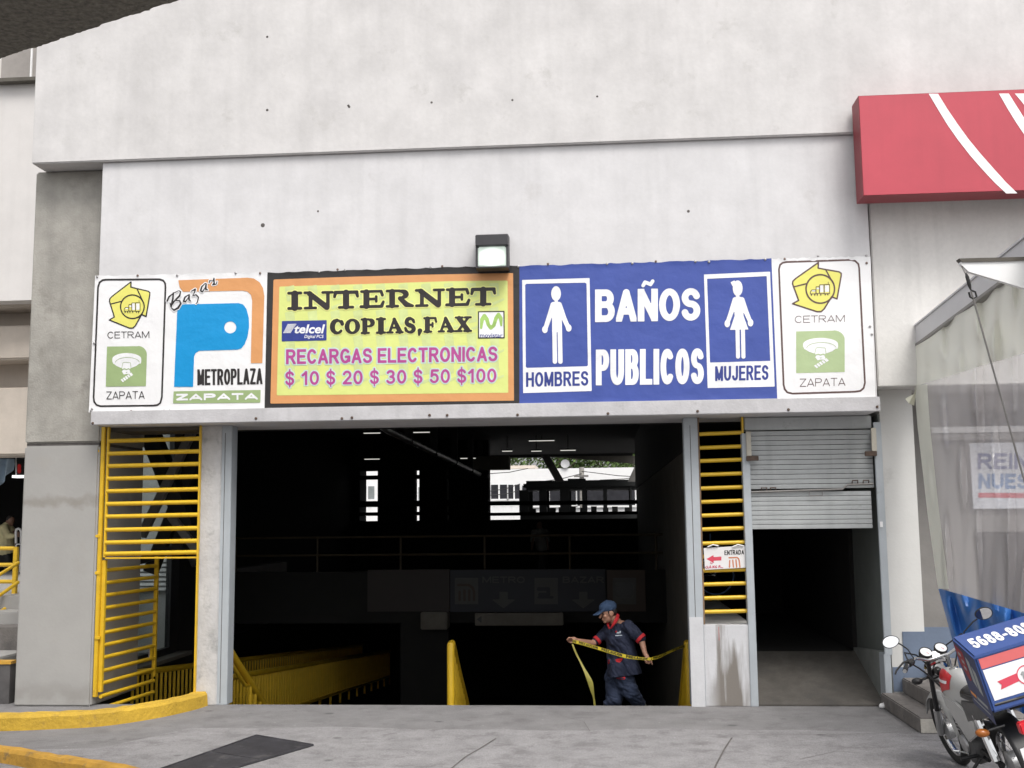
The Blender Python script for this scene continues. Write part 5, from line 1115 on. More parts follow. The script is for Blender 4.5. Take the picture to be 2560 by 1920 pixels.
MB().prism([at(2402, 654, YA), at(2402, 660, YA), at(2422, 679, YA), at(2503, 703, YA), at(2760, 782, YA), at(2760, 648, YA)], (0, .05, 0)).build('panel', mat('awning_panel', (.86, .86, .86), .6, .02, 3), fs_)
MB().prism([at(2398, 646, YA-.012), at(2399, 648, YA-.012), at(2406, 655, YA-.012), at(2760, 646, YA-.012), at(2760, 637, YA-.012)], (0, .08, 0)).build('top_trim', M_hallr, fs_)
cb = thing('guy_cable', 'thin steel guy cable with a turnbuckle running down from the white awning fascia', 'cable', atz(2767, 1937))
c0, c1 = at(2411, 668, 8.86), at(2767, 1937, 8.86); d_ = (c1-c0)
m_ = MB(); m_.tube([c0+Vector((0, .06, .02)), c0+d_*.02], .006, 6); m_.tube([c0+d_*.05, c1], .0075, 6); m_.build('cable', M_gsteel, cb)
m_ = MB(); m_.tube([c0+d_*.012, c0+d_*.02, c0+d_*.038, c0+d_*.048], [.006, .015, .015, .006], 8); m_.build('turnbuckle', M_steel, cb); m_ = MB(); m_.tube([c0+d_*.048, c0+d_*.052+Vector((.03, 0, 0)), c0+d_*.062+Vector((.03, 0, 0)), c0+d_*.066, c0+d_*.062+Vector((-.02, 0, 0)), c0+d_*.052+Vector((-.02, 0, 0))], .008, 6); m_.build('hook', M_steel, cb)

tp = thing('side_tarp', 'draped tarp with beige canvas top, clear plastic window and blue hem at the right edge', 'tarp', (3.5, 10, 2))
XT = 3.46
def prof(pts, y):
    for (a, b), (c, d) in zip(pts, pts[1:]):
        if y <= d: t = (y-b)/(d-b); return a+(c-a)*t
    return pts[-1][0]
LEFT = [(2283, 866), (2287, 978), (2294, 1068), (2319, 1285), (2341, 1441), (2345, 1468), (2370, 1560), (2392, 1640), (2410, 1720)]
def tarp_part(name, m, yl0, yr0, yl1, yr1, u0=0.0, u1=1.0, dx=0.0, nu=90, nv=18, sag=0.0):
    b = MB()
    def f(u, v):
        u = u0+(u1-u0)*u; yl = yl0+(yl1-yl0)*v; yr = yr0+(yr1-yr0)*v; x0 = prof(LEFT, yl); px = x0+(2660-x0)*u; py = yl+(yr-yl)*u
        if sag and v < .3: py += sag*abs(math.sin(u*11))*(1-v/.3)
        w = .035*math.sin(u*24+3*math.sin(v*2+yl*.002))+.022*math.sin(u*53+yl*.01+2*math.sin(yl*.004))+.03*math.sin(u*9-yl*.004)+.02*math.sin(u*14+yl*.012)
        return atx(px, py, XT+dx+w*min(1, u*8))
    b.grid(f, nu, nv); return b.build(name, m, tp)
def sheet_mat(name, col, tr, gl, rough):
    m = bpy.data.materials.new(name); m.use_nodes = True; n = m.node_tree.nodes; l = m.node_tree.links; n.remove(n['Principled BSDF'])
    d = n.new('ShaderNodeBsdfDiffuse'); d.inputs[0].default_value = col; t2 = n.new('ShaderNodeBsdfTranslucent'); t2.inputs[0].default_value = col
    a = n.new('ShaderNodeMixShader'); a.inputs[0].default_value = .35; l.new(d.outputs[0], a.inputs[1]); l.new(t2.outputs[0], a.inputs[2])
    g_ = n.new('ShaderNodeBsdfGlossy'); g_.inputs['Roughness'].default_value = rough; b = n.new('ShaderNodeMixShader'); b.inputs[0].default_value = gl; l.new(a.outputs[0], b.inputs[1]); l.new(g_.outputs[0], b.inputs[2])
    t = n.new('ShaderNodeBsdfTransparent'); t.inputs[0].default_value = (.92, .92, .92, 1); c = n.new('ShaderNodeMixShader'); c.inputs[0].default_value = tr; l.new(b.outputs[0], c.inputs[1]); l.new(t.outputs[0], c.inputs[2]); l.new(c.outputs[0], n['Material Output'].inputs[0])
    return m
tarp_part('canvas', sheet_mat('beige_canvas', (.80, .80, .73, 1), .03, .03, .5), 868, 592, 966, 852, sag=7)
tarp_part('clear_window', sheet_mat('clear_plastic', (.66, .63, .635, 1), .45, .14, .16), 966, 852, 1470, 1562, nv=40)
tarp_part('border', sheet_mat('canvas_border', (.84, .85, .76, 1), .15, .05, .4), 962, 952, 1472, 1476, 0, .085, -.012, 8, 40)
tarp_part('hem', mat('blue_tarp', (.04, .16, .47), .4, .1, 2), 1470, 1562, 1700, 1840)
m_ = MB(); q = [at(2284, 985, 12.2), at(2263, 997, 12.15), at(2272, 1008, 12.1), at(2285, 1014, 12.2), at(2290, 970, 12.25)]
m_.prism(q, (.004, .004, 0)); m_.build('loose_corner', mat('canvas_corner', (.5, .49, .40), .8), tp)
po = thing('shop_poster', 'pale shop poster with blue lettering REIN NUES seen through the clear plastic', 'poster', at(2530, 1185, 13.05)); YPO = 13.05; pp = lambda x, y, off: at(x, y, YPO-off)
MB().fbox(at(2424, 1108, YPO), at(2640, 1270, YPO), YPO, .03).build('board', mat('poster_white', (.72, .74, .80), .5), po)
M_pb = mat('poster_navy', (.10, .13, .33), .5); M_pb2 = mat('poster_blue', (.14, .27, .52), .5)
flat('lettering', M_pb, po, text_fn('REIN', 2444, 1133, 2572, 1173, .21, gap=.12), (2440, 1130, 2576, 1176), 1.5, pp, .002)
flat('lettering', M_pb2, po, text_fn('NUES', 2446, 1184, 2572, 1222, .22, gap=.1), (2442, 1181, 2576, 1225), 1.5, pp, .002)
m_ = MB(); m_.add([pp(2446, 1244, .002), pp(2640, 1246, .002), pp(2640, 1233, .002), pp(2446, 1232, .002)], [(0, 1, 2, 3)]); m_.build('red_line', M_sred2, po, fix=False)
shp = thing('corner_shop', 'dim shop wall with pale rails and a dark doorway behind the clear plastic', 'shop', (4.6, 13, 0))
m_ = MB(); m_.fbox(at(2445, 1330, 13.06), at(2720, 1600, 13.06), 13.06, .03); m_.build('doorway', M_dark, shp)
for k, (ya, yb) in enumerate(((1086, 1096), (1068, 1078))):
    m_ = MB(); m_.fbox(at(2330, ya, 13.0), at(2640, yb, 13.0), 13.0, .09); m_.build('rail', M_white if k else M_gsteel, shp)
m_ = MB(); m_.fbox(at(2412, 1030, 13.02), at(2640, 1062, 13.02), 13.02, .07); m_.build('header', M_dark, shp)

# ---------------------------------------------------------------- people
M_skin = mat('skin', (.40, .21, .14), .55, .1, 9); M_skin2 = mat('skin_dark', (.22, .12, .08), .55, .1, 9)
M_cloth = mat('navy_cloth', (.016, .021, .046), .85, .2, 7, .7, 13); M_cloth2 = mat('navy_trousers', (.017, .026, .055), .85, .2, 6, .7, 12); M_cap = mat('cap_cloth', (.036, .068, .135), .85, .12, 8, .2, 60); M_redc = mat('red_trim', (.48, .015, .022), .8, .1, 8)
M_hair = mat('dark_hair', (.018, .014, .012), .6, .3, 20); M_boot = mat('grey_rubber', (.10, .115, .10), .6, .15, 8)
F = (1380, 1480, 5.353)
def m_at(x, y, Y): return at(F[0]+x/F[2], F[1]+y/F[2], Y)
wk = thing('person', 'person in navy uniform with red collar and blue cap holding up caution tape', 'person', m_at(880, 2040, 13.75))
def frame(f, up=Vector((0, 0, 1))):
    f = f.normalized(); s = up.cross(f).normalized(); u = f.cross(s); return Matrix((f, s, u)).transposed()   # columns forward, left, up
HC = m_at(752, 262, 13.66); HM = frame(Vector((-.93, -.30, -.20)))
def hp(f, s, u): return HC+HM @ Vector((f, s, u))
neck = m_at(862, 410, 13.70); chest = m_at(890, 620, 13.70); pelv = m_at(905, 1080, 13.74)
Rs, Re, Rw, Rh = m_at(752, 500, 13.86), m_at(545, 690, 13.74), m_at(345, 652, 13.58), m_at(285, 632, 13.55)
Ls, Le, Lw, Lh = m_at(1025, 455, 13.55), m_at(1196, 640, 13.50), m_at(1243, 815, 13.44), m_at(1275, 880, 13.42)
Rk, Ra = m_at(790, 1430, 13.70), m_at(760, 1850, 13.72); Lk, La = m_at(1105, 1400, 13.67), m_at(1230, 1800, 13.87)
Rhip, Lhip = m_at(850, 1130, 13.80), m_at(955, 1130, 13.68)
parts = [('e', hp(-.005, 0, .015), (.098, .077, .102), HM), ('e', hp(.022, 0, -.065), (.068, .056, .062), HM), ('e', hp(.066, 0, -.108), (.022, .028, .018), HM), ('c', hp(.088, 0, -.005), hp(.116, 0, -.042), .010, .015), ('e', hp(.085, 0, -.078), (.014, .024, .014), HM), ('e', hp(.082, 0, .022), (.016, .05, .012), HM), ('e', hp(.06, .042, -.04), (.025, .02, .025), HM), ('e', hp(.06, -.042, -.04), (.025, .02, .025), HM)]
for s in (1, -1): parts += [('e', hp(-.012, .079*s, -.022), (.03, .010, .034), HM), ('e', hp(-.004, .083*s, -.038), (.016, .008, .016), HM)]
parts += [('c', hp(-.03, 0, -.07), neck, .056, .064), ('c', neck, chest, .06, .085), ('c', chest, pelv, .085, .085), ('c', neck, Ls, .045, .045), ('c', neck, Rs, .045, .045)]
parts += [('c', Rs, Re, .05, .040), ('c', Re, Rw, .040, .027), ('c', Rw, Rh, .027, .027), ('c', Ls, Le, .05, .041), ('c', Le, Lw, .041, .028), ('c', Lw, Lh, .027, .028)]
parts += [('c', Rhip, Rk, .07, .042), ('c', Rk, Ra, .042, .035), ('c', Lhip, Lk, .07, .042), ('c', Lk, La, .042, .035), ('c', pelv, Rhip, .09, .075), ('c', pelv, Lhip, .09, .075)]
def finger(p, q, r, r0=.0095): return [('c', p, q, r0, .0088), ('c', q, r, .0088, .007)]
def mp_(pts, Y): return [m_at(x, y, Y) for x, y in pts]
# right hand (left in the picture): palm, four fingers closing over the tape, thumb below
parts += [('e', m_at(288, 632, 13.55), (.042, .022, .030))]
for k, pts in enumerate(([(266, 612), (222, 612), (200, 640)], [(264, 622), (220, 628), (206, 656)], [(266, 636), (228, 646), (222, 672)], [(272, 648), (244, 660), (246, 684)])):
    q = mp_(pts, 13.50+.018*k); parts += finger(*q)
parts += finger(m_at(300, 655, 13.53), m_at(270, 676, 13.50), m_at(238, 672, 13.50), .011)
# left hand (right in the picture): pinching the tape, index pointing down
parts += [('e', m_at(1272, 878, 13.42), (.030, .022, .042))]
for k, pts in enumerate(([(1300, 890), (1330, 925), (1342, 972)], [(1288, 910), (1312, 945), (1296, 962)], [(1272, 915), (1288, 950), (1268, 955)], [(1256, 912), (1262, 944), (1248, 948)])):
    q = mp_(pts, 13.37+.014*k); parts += finger(*q)
parts += finger(m_at(1252, 880, 13.38), m_at(1244, 918, 13.36), m_at(1272, 938, 13.36), .011)
body = blob('body', parts, M_skin, wk, .0055, 3)
b = MB()
for s in (1, -1): b.sphere(hp(.080, .034*s, -.004), .012)
b.build('eyes', M_black, wk)
b = MB()
for s in (1, -1): b.tube([hp(.090, .018*s, .020), hp(.090, .036*s, .026), hp(.078, .054*s, .020)], [.004, .006, .004], 6)
b.build('eyebrows', M_hair, wk); b = MB(); b.tube([hp(.092, -.022, -.078), hp(.099, 0, -.077), hp(.092, .022, -.078)], .003, 6); b.build('mouth', mat('lip', (.25, .09, .07), .5), wk)
blob('hair', [('e', hp(-.05, 0, -.012), (.058, .075, .062), HM), ('e', hp(-.025, .072, .0), (.02, .008, .045), HM), ('e', hp(-.025, -.072, .0), (.02, .008, .045), HM), ('e', hp(.018, .074, .005), (.013, .006, .03), HM), ('e', hp(.018, -.074, .005), (.013, .006, .03), HM)], M_hair, wk, .006, 2)
cp = [('e', hp(-.008, 0, .055), (.112, .092, .078), HM), ('c', hp(-.09, 0, .028), hp(-.02, .082, .028), .014, .014), ('c', hp(-.09, 0, .028), hp(-.02, -.082, .028), .014, .014), ('c', hp(-.02, .082, .028), hp(.085, .045, .034), .014, .012), ('c', hp(-.02, -.082, .028), hp(.085, -.045, .034), .014, .012)]
for k in range(-5, 6):
    s = k/5*.062; cp.append(('c', hp(.07, s, .036), hp(.195-abs(k)**2*.0021, s*.92, .004-abs(k)*.0015), .009, .006))
cp.append(('e', hp(-.008, 0, .135), (.012, .012, .008), HM))
cap = blob('cap', cp, M_cap, wk, .0055, 3)
shirt = blob('shirt', [('c', m_at(880, 455, 13.71), chest, .085, .15), ('c', Ls, Rs, .070, .064), ('c', m_at(930, 520, 13.68), m_at(775, 560, 13.78), .125, .105), ('c', m_at(868, 640, 13.74), m_at(880, 1250, 13.74), .135, .125), ('c', m_at(960, 640, 13.66), m_at(1075, 1250, 13.66), .13, .135), ('c', m_at(960, 900, 13.7), m_at(960, 1250, 13.7), .14, .15), ('c', m_at(870, 1000, 13.62), m_at(872, 1250, 13.60), .09, .10),
  ('c', Ls, m_at(1120, 560, 13.52), .074, .076), ('c', m_at(1120, 560, 13.52), m_at(1188, 612, 13.5), .076, .060), ('c', Rs, m_at(660, 590, 13.80), .068, .066), ('c', m_at(660, 590, 13.80), m_at(600, 645, 13.77), .066, .054)], M_cloth, wk, .0085, 5)
def folds(o, amp, sc, dirs):
    from mathutils import noise
    me = o.data; off = wloc(o); me.calc_loop_triangles(); nr = [v.normal.copy() for v in me.vertices]
    for v, n_ in zip(me.vertices, nr):
        p = (v.co+off); q = Vector((p.dot(dirs[0])*sc[0], p.dot(dirs[1])*sc[1], p.y*sc[2]))
        k = noise.noise(q)+.5*noise.noise(q*2.1); v.co += n_*amp*(abs(k)*2-.6)
    me.update()
def cut_below(o, p, n):
    bm = bmesh.new(); bm.from_mesh(o.data); off = wloc(o); r = bmesh.ops.bisect_plane(bm, geom=bm.verts[:]+bm.edges[:]+bm.faces[:], plane_co=p-off, plane_no=n, clear_outer=True)
    ed = [e for e in r['geom_cut'] if isinstance(e, bmesh.types.BMEdge)]; bmesh.ops.edgeloop_fill(bm, edges=ed); bm.to_mesh(o.data); bm.free(); o.data.update()
h0, h1, h2 = m_at(755, 1142, 13.60), m_at(1020, 1116, 13.55), m_at(1215, 1086, 13.66)
hn = (h2-h0).cross(Vector((0, 1, -.05))).normalized(); hn = hn if hn.z < 0 else -hn
folds(shirt, .011, (5.0, 15.0, 8.0), (Vector((.6, 0, -.8)).normalized(), Vector((.8, 0, .6)).normalized()))
cut_below(shirt, h0, hn)
cuff = MB()
for a, b_, r in ((m_at(1172, 606, 13.5), m_at(1206, 640, 13.49), .070), (m_at(618, 632, 13.77), m_at(582, 664, 13.755), .060)):
    ax = (b_-a).normalized(); c = MB(); c.lathe(a, ax, [(-.004, r*.6), (0, r), (.036, r*1.02), (.04, r*.9), (.03, r*.62)], 18); c.build('cuff', M_redc, wk)
col = MB(); col.tube([m_at(870, 300, 13.76), m_at(880, 315, 13.66), m_at(872, 350, 13.585), m_at(848, 395, 13.545), m_at(818, 440, 13.545), m_at(785, 490, 13.56)], [.014, .020, .023, .022, .017, .007], 10); col.tube([m_at(870, 300, 13.76), m_at(835, 330, 13.80), m_at(780, 400, 13.76), m_at(745, 430, 13.68), m_at(768, 490, 13.59)], [.014, .017, .018, .016, .007], 10); col.build('collar', M_redc, wk)
tro = blob('trousers', [('c', m_at(905, 1020, 13.74), Rhip, .12, .12), ('c', m_at(905, 1020, 13.74), Lhip, .12, .12), ('c', Rhip, m_at(850, 1350, 13.74), .135, .125), ('c', m_at(850, 1350, 13.74), m_at(830, 1460, 13.72), .125, .105), ('c', m_at(830, 1440, 13.70), m_at(765, 1500, 13.71), .105, .065), ('c', m_at(800, 1460, 13.7), m_at(755, 1495, 13.72), .09, .06), ('c', Lhip, m_at(1050, 1330, 13.64), .12, .105), ('c', m_at(1050, 1330, 13.64), m_at(1130, 1440, 13.70), .105, .085), ('c', m_at(1130, 1440, 13.70), m_at(1190, 1485, 13.76), .085, .062)], M_cloth2, wk, .0085, 4)
folds(tro, .012, (14.0, 6.0, 8.0), (Vector((.35, 0, .95)).normalized(), Vector((.95, 0, -.35)).normalized()))
for nm, a, b_, ft in (('boot', m_at(745, 1545, 13.72), m_at(735, 1960, 13.72), Vector((-.20, -.05, -.04))), ('boot', m_at(1200, 1530, 13.76), m_at(1300, 1800, 13.95), Vector((-.16, .0, -.10)))):
    blob(nm, [('c', a, b_, .062, .05), ('c', b_, b_+Vector((0, 0, -.05)), .05, .05), ('c', b_+Vector((.03, 0, -.06)), b_+ft+Vector((0, 0, -.02)), .045, .04)], M_boot, wk, .009, 3)
# badge and pocket trims pressed onto the cloth
def onto(objs, poly, name, m, fr=F, lift=.004, dens=5):
    dg = bpy.context.evaluated_depsgraph_get(); vs = []; o = objs; off = wloc(o)
    bv = BVHTree.FromPolygons([v.co+off for v in o.data.vertices], [tuple(p.vertices) for p in o.data.polygons])
    xs = [p[0] for p in poly]; ys = [p[1] for p in poly]
    v2, f2 = march(lambda X, Y: d_poly(X, Y, poly), (min(xs)-2, min(ys)-2, max(xs)+2, max(ys)+2), dens); ok = []
    for x, y in v2:
        d = ray(fr[0]+x/fr[2], fr[1]+y/fr[2]).normalized(); h_ = bv.ray_cast(Vector((0, 0, EYE)), d)
        ok.append(h_[0]-d*lift if h_[0] else None)
    good = [f for f in f2 if all(ok[i] is not None for i in f)]; mb = MB(); mb.add([p if p else Vector((0, 0, 0)) for p in ok], good)
    if good:
        used = sorted({i for f in good for i in f}); re = {k: i for i, k in enumerate(used)}; mb.v = [mb.v[k] for k in used]; mb.f = [tuple(re[i] for i in f) for f in good]
        mb.build(name, m, wk, smooth=True, fix=False)
onto(shirt, [(848, 905), (880, 890), (950, 884), (938, 915), (905, 945), (862, 935)], 'pocket_trim', M_redc)
onto(shirt, [(745, 915), (772, 905), (775, 950), (752, 965)], 'pocket_trim', M_redc)
onto(tro, [(850, 1150), (985, 1138), (970, 1172), (905, 1168)], 'pocket_trim', M_redc)
M_bad = mat('badge_pale', (.45, .5, .55), .7)
onto(shirt, [(858, 556), (880, 532), (895, 538), (912, 515), (922, 530), (918, 556)], 'badge', M_bad); onto(shirt, [(848, 578), (940, 573), (940, 584), (848, 590)], 'badge', M_bad)
onto(shirt, [(845, 525), (865, 515), (872, 535), (850, 545)], 'badge', M_redc)

# caution tape: from the right railing, through both hands, then down to the floor
tpz = thing('caution_tape', 'yellow caution tape with black lettering stretched from the right railing through the hands', 'tape', m_at(1330, 890, 13.36))
M_tape = mat('tape_yellow', (.66, .52, .03), .4, .1, 6); M_tapeink = mat('tape_ink', (.03, .025, .01), .5)
def ribbon(name, ctr, hw, m, off=0.0):
    """ctr: centre points, hw: half-width vectors"""
    b = MB(); n_ = len(ctr); vs = []
    for c, w in zip(ctr, hw): vs += [c-w, c+w]
    b.add(vs, [(2*i, 2*i+2, 2*i+3, 2*i+1) for i in range(n_-1)]); return b.build(name, m, tpz, smooth=False, fix=False)
def spline(pts, n=12):
    out = []
    for i in range(len(pts)-1):
        p0, p1, p2, p3 = pts[max(i-1, 0)], pts[i], pts[i+1], pts[min(i+2, len(pts)-1)]
        for k in range(n):
            t = k/n; out.append(.5*((2*p1)+(p2-p0)*t+(2*p0-5*p1+4*p2-p3)*t*t+(3*p1-p0-3*p2+p3)*t**3))
    return out+[pts[-1]]
top = [(1780, 704, 14.05), (1700, 730, 13.9), (1560, 790, 13.68), (1440, 842, 13.5), (1325, 876, 13.36)]; bot = [(1780, 742, 14.05), (1700, 766, 13.9), (1560, 826, 13.68), (1440, 884, 13.5), (1335, 912, 13.36)]
top2 = [(1325, 878, 13.355), (1200, 874, 13.36), (1000, 840, 13.40), (800, 785, 13.44), (600, 725, 13.47), (400, 665, 13.48), (280, 636, 13.49)]; bot2 = [(1322, 914, 13.355), (1200, 908, 13.36), (1000, 888, 13.40), (800, 832, 13.44), (600, 768, 13.47), (400, 710, 13.48), (270, 676, 13.49)]
def strip(t_, b_, name):
    T_ = spline([m_at(*p) for p in t_]); B_ = spline([m_at(*p) for p in b_]); c = [(a+d)/2 for a, d in zip(T_, B_)]; w = [(a-d)/2 for a, d in zip(T_, B_)]
    ribbon(name, c, w, M_tape); return T_, B_
S1 = strip(top, bot, 'band'); S2 = strip(top2, bot2, 'band')
def on_strip(S, u0, u1, lo=.18, hi=.95):
    T_, B_ = S
    def place(x, y, off):
        s = u0+(u1-u0)*x; k = s*(len(T_)-1); i = min(int(k), len(T_)-2); f = k-i; t = T_[i].lerp(T_[i+1], f); b_ = B_[i].lerp(B_[i+1], f)
        p = b_.lerp(t, lo+(hi-lo)*(1-y)); p.y -= off; return p
    return place
for S, u0, u1 in ((S2, .92, 1.0), (S2, .655, .875), (S2, .385, .615), (S2, .08, .34)):
    s_ = 'PRECAUCION' if u1 < 1 else 'ION'
    flat('lettering', M_tapeink, tpz, text_fn(s_, 0, .0, len(s_)*.62, 1, .2, gap=.12), (-.1, -.1, len(s_)*.62+.1, 1.1), .07, (lambda pl_, L: (lambda x, y, off: pl_(1-x/L, y, off)))(on_strip(S, u0, u1), len(s_)*.62), .004)
for u0, u1 in ((.56, .92), (.05, .40)):
    flat('lettering', M_tapeink, tpz, text_fn('PRECAUCION', 0, 0, 6.2, 1, .2, gap=.12), (-.1, -.1, 6.3, 1.1), .07, (lambda pl_: (lambda x, y, off: pl_(1-x/6.2, y, off)))(on_strip(S1, u0, u1)), .004)
tail_l = [(262, 690, 13.48), (300, 800, 13.47), (385, 970, 13.44), (450, 1130, 13.42), (510, 1310, 13.44), (548, 1420, 13.46), (560, 1580, 13.5), (575, 1900, 13.6)]
tail_r = [(285, 700, 13.48), (340, 830, 13.46), (430, 1000, 13.44), (540, 1190, 13.42), (560, 1310, 13.43), (572, 1420, 13.46), (592, 1580, 13.5), (600, 1900, 13.6)]
T_ = spline([m_at(*p) for p in tail_r]); B_ = spline([m_at(*p) for p in tail_l]); ribbon('tail', [(a+d)/2 for a, d in zip(T_, B_)], [(a-d)/2 for a, d in zip(T_, B_)], mat('tape_back', (.36, .32, .07), .5, .15, 9))
m_ = MB(); q = m_at(1790, 724, 14.05); m_.lathe(q+Vector((.07, .02, -.03)), (0, 0, 1), [(0, .05), (0, .052), (.055, .052), (.055, .05)], 14); m_.build('knot', M_tape, tpz)

# seller at the left edge
F1 = (0, 1100, 5.1875)
def s_at(x, y, Y): return at(F1[0]+x/F1[2], F1[1]+y/F1[2], Y)
pe2 = thing('person', 'person in a pale yellow shirt bending forward behind the terrace railing at the left edge', 'person', s_at(90, 1900, 22.3))
HC = s_at(138, 1052, 22.3); HM = frame(Vector((.75, -.55, -.42)))
nk, ch_, pv = s_at(90, 1120, 22.3), s_at(80, 1180, 22.3), s_at(75, 1420, 22.4)
L1, L2, L3 = s_at(60, 1140, 22.15), s_at(110, 1250, 22.05), s_at(205, 1235, 22.0); R1, R2, R3 = s_at(120, 1130, 22.5), s_at(180, 1190, 22.3), s_at(210, 1215, 22.1)
fl = Vector((pv.x, pv.y, 1.02))
prt = [('e', hp(0, 0, .01), (.098, .078, .105), HM), ('e', hp(.025, 0, -.07), (.065, .055, .06), HM), ('c', hp(.09, 0, 0), hp(.115, 0, -.04), .011, .015), ('c', hp(-.03, 0, -.07), nk, .055, .06), ('c', nk, ch_, .07, .12), ('c', ch_, pv, .12, .13), ('c', L1, L2, .05, .04), ('c', L2, L3, .04, .028), ('c', R1, R2, .05, .04), ('c', R2, R3, .04, .028), ('c', pv, fl+Vector((-.1, 0, .05)), .1, .05), ('c', pv, fl+Vector((.1, 0, .05)), .1, .05), ('e', hp(-.01, .08, -.02), (.03, .01, .034), HM), ('e', hp(-.01, -.08, -.02), (.03, .01, .034), HM)]
for a in (L3, R3):
    prt.append(('e', a, (.045, .03, .04)))
    for k in range(4): prt += finger(a+Vector((.03, -.02+.0*k, .03-.02*k)), a+Vector((.075, -.03, .03-.02*k)), a+Vector((.10, -.01, .02-.02*k)))
    prt += finger(a+Vector((.0, -.03, .03)), a+Vector((.03, -.05, .05)), a+Vector((.06, -.05, .05)), .011)
blob('body', prt, M_skin2, pe2, .008, 3)
blob('hair', [('e', hp(-.025, 0, .03), (.095, .084, .1), HM), ('e', hp(-.05, 0, -.02), (.06, .075, .06), HM)], M_hair, pe2, .008, 3)
blob('shirt', [('c', nk, ch_, .10, .17), ('c', ch_, pv, .17, .18), ('c', L1, R1, .08, .075), ('c', L1, L2, .085, .075), ('c', L2, s_at(175, 1245, 22.0), .07, .05), ('c', R1, R2, .08, .06)], mat('pale_yellow_shirt', (.64, .57, .33), .85, .12, 5, .3, 14), pe2, .010, 4)
blob('trousers', [('c', pv, fl+Vector((-.1, 0, .12)), .16, .08), ('c', pv, fl+Vector((.1, 0, .12)), .16, .08)], M_black, pe2, .014, 3)
blob('shoes', [('c', fl+Vector((-.1, .05, .06)), fl+Vector((-.05, -.15, .05)), .05, .045), ('c', fl+Vector((.1, .05, .06)), fl+Vector((.15, -.15, .05)), .05, .045)], M_black, pe2, .012, 2)
ck = thing('chair_back', 'white rounded plastic chair back beside the person in the yellow shirt', 'chair', s_at(225, 1500, 21.7))
m_ = MB(); pth = [s_at(x, y, 21.7) for x, y in ((208, 1340), (206, 1190), (216, 1158), (238, 1150), (262, 1158), (275, 1190), (275, 1340))]; m_.tube(pth, .025, 8); m_.build('back_frame', M_white, ck)
m_ = MB(); m_.prism([s_at(208, 1345, 21.7), s_at(275, 1345, 21.7), s_at(275, 1360, 21.7), s_at(208, 1360, 21.7)], (0, .45, 0)); m_.build('seat', M_white, ck); a = s_at(208, 1360, 21.7); b_ = s_at(275, 1360, 21.7)
for p in (a, b_, a+Vector((0, .42, 0)), b_+Vector((0, .42, 0))): m_ = MB(); m_.tube([p, Vector((p.x, p.y, 1.02))], .02, 6); m_.build('leg', M_white, ck)
# far figure in the dark hall
fp_ = thing('person', 'dim standing person in a pale top behind the dark rail deep in the hall', 'person', at(1352, 1480, 30))
def q_at(x, y): return at(1160+x/3.456, 1000+y/3.456, 30)
HC = q_at(648, 1085); HM = frame(Vector((.5, -.85, -.1))); nk, pv = q_at(655, 1125), q_at(672, 1270); fl = Vector((pv.x, 30, .44))
blob('body', [('e', hp(0, 0, .01), (.098, .078, .105), HM), ('e', hp(.025, 0, -.07), (.065, .055, .06), HM), ('c', hp(-.03, 0, -.07), nk, .055, .06), ('c', nk, pv, .1, .12), ('c', pv, fl+Vector((-.1, 0, .05)), .1, .05), ('c', pv, fl+Vector((.1, 0, .05)), .1, .05), ('c', nk+Vector((-.16, 0, -.04)), nk+Vector((-.22, -.05, -.5)), .05, .035), ('c', nk+Vector((.16, 0, -.04)), nk+Vector((.22, -.05, -.5)), .05, .035), ('c', nk+Vector((-.16, 0, -.03)), nk+Vector((.16, 0, -.03)), .06, .06)], M_skin2, fp_, .012, 3)
blob('shirt', [('c', nk+Vector((0, 0, -.06)), pv, .14, .17), ('c', nk+Vector((-.17, 0, -.05)), nk+Vector((.17, 0, -.05)), .075, .075), ('c', nk+Vector((-.17, 0, -.05)), nk+Vector((-.21, 0, -.28)), .07, .06), ('c', nk+Vector((.17, 0, -.05)), nk+Vector((.21, 0, -.28)), .07, .06)], mat('grey_top', (.3, .3, .29), .85), fp_, .014, 3)
blob('trousers', [('c', pv, fl+Vector((-.1, 0, .1)), .14, .08), ('c', pv, fl+Vector((.1, 0, .1)), .14, .08)], M_black, fp_, .016, 3)
blob('hair', [('e', hp(-.03, 0, .03), (.09, .084, .095), HM)], M_hair, fp_, .01, 2)
BOX = (.185, -.42, .79, 1.185, .11)     # top box: left side, right side, bottom, rear top edge, extra height of the front top edge
# ---------------------------------------------------------------- delivery motorcycle, lower right
gcon = atz(2406, 1910); FW = Vector((-.06, 1, 0)).normalized(); LEAN = R(16); UPL = Vector((-math.sin(LEAN), 0, math.cos(LEAN))); LT = FW.cross(UPL)*-1
if LT.x > 0: LT = -LT
def B(f, l, u): return gcon+FW*f+LT*l+UPL*u
mc = thing('motorcycle', 'parked white and red delivery motorcycle with a blue top box leaning on its stand', 'motorcycle', gcon)
M_tyre = mat('tyre_rubber', (.018, .018, .018), .85, .2, 12); M_chr = mat('chrome', (.62, .62, .62), .12, .05, 4, metal=1.0); M_alu = mat('alloy_silver', (.42, .42, .42), .35, .1, 6, metal=.7); M_eng = mat('engine_grey', (.10, .10, .10), .5, .25, 8, metal=.4)
M_tank = mat('tank_white', (.42, .42, .41), .25, .04, 4); M_tred = mat('tank_red', (.58, .02, .03), .3, .05, 4); M_torg = mat('tank_orange', (.75, .28, .02), .35); M_mir = mat('mirror_glass', (.85, .85, .87), .03, .02, 3, metal=1.0); M_gauge = mat('gauge_face', (.80, .80, .80), .2, .03, 8)
M_boxb = mat('topbox_blue', (.035, .075, .24), .4, .06, 4); M_boxd = mat('topbox_blue_shaded', (.022, .032, .10), .45, .08, 4); M_boxr = mat('topbox_red', (.60, .13, .13), .45, .04, 4); M_dred = mat('print_dark_red', (.26, .02, .03), .5); M_pal = mat('print_grey', (.30, .32, .32), .5)
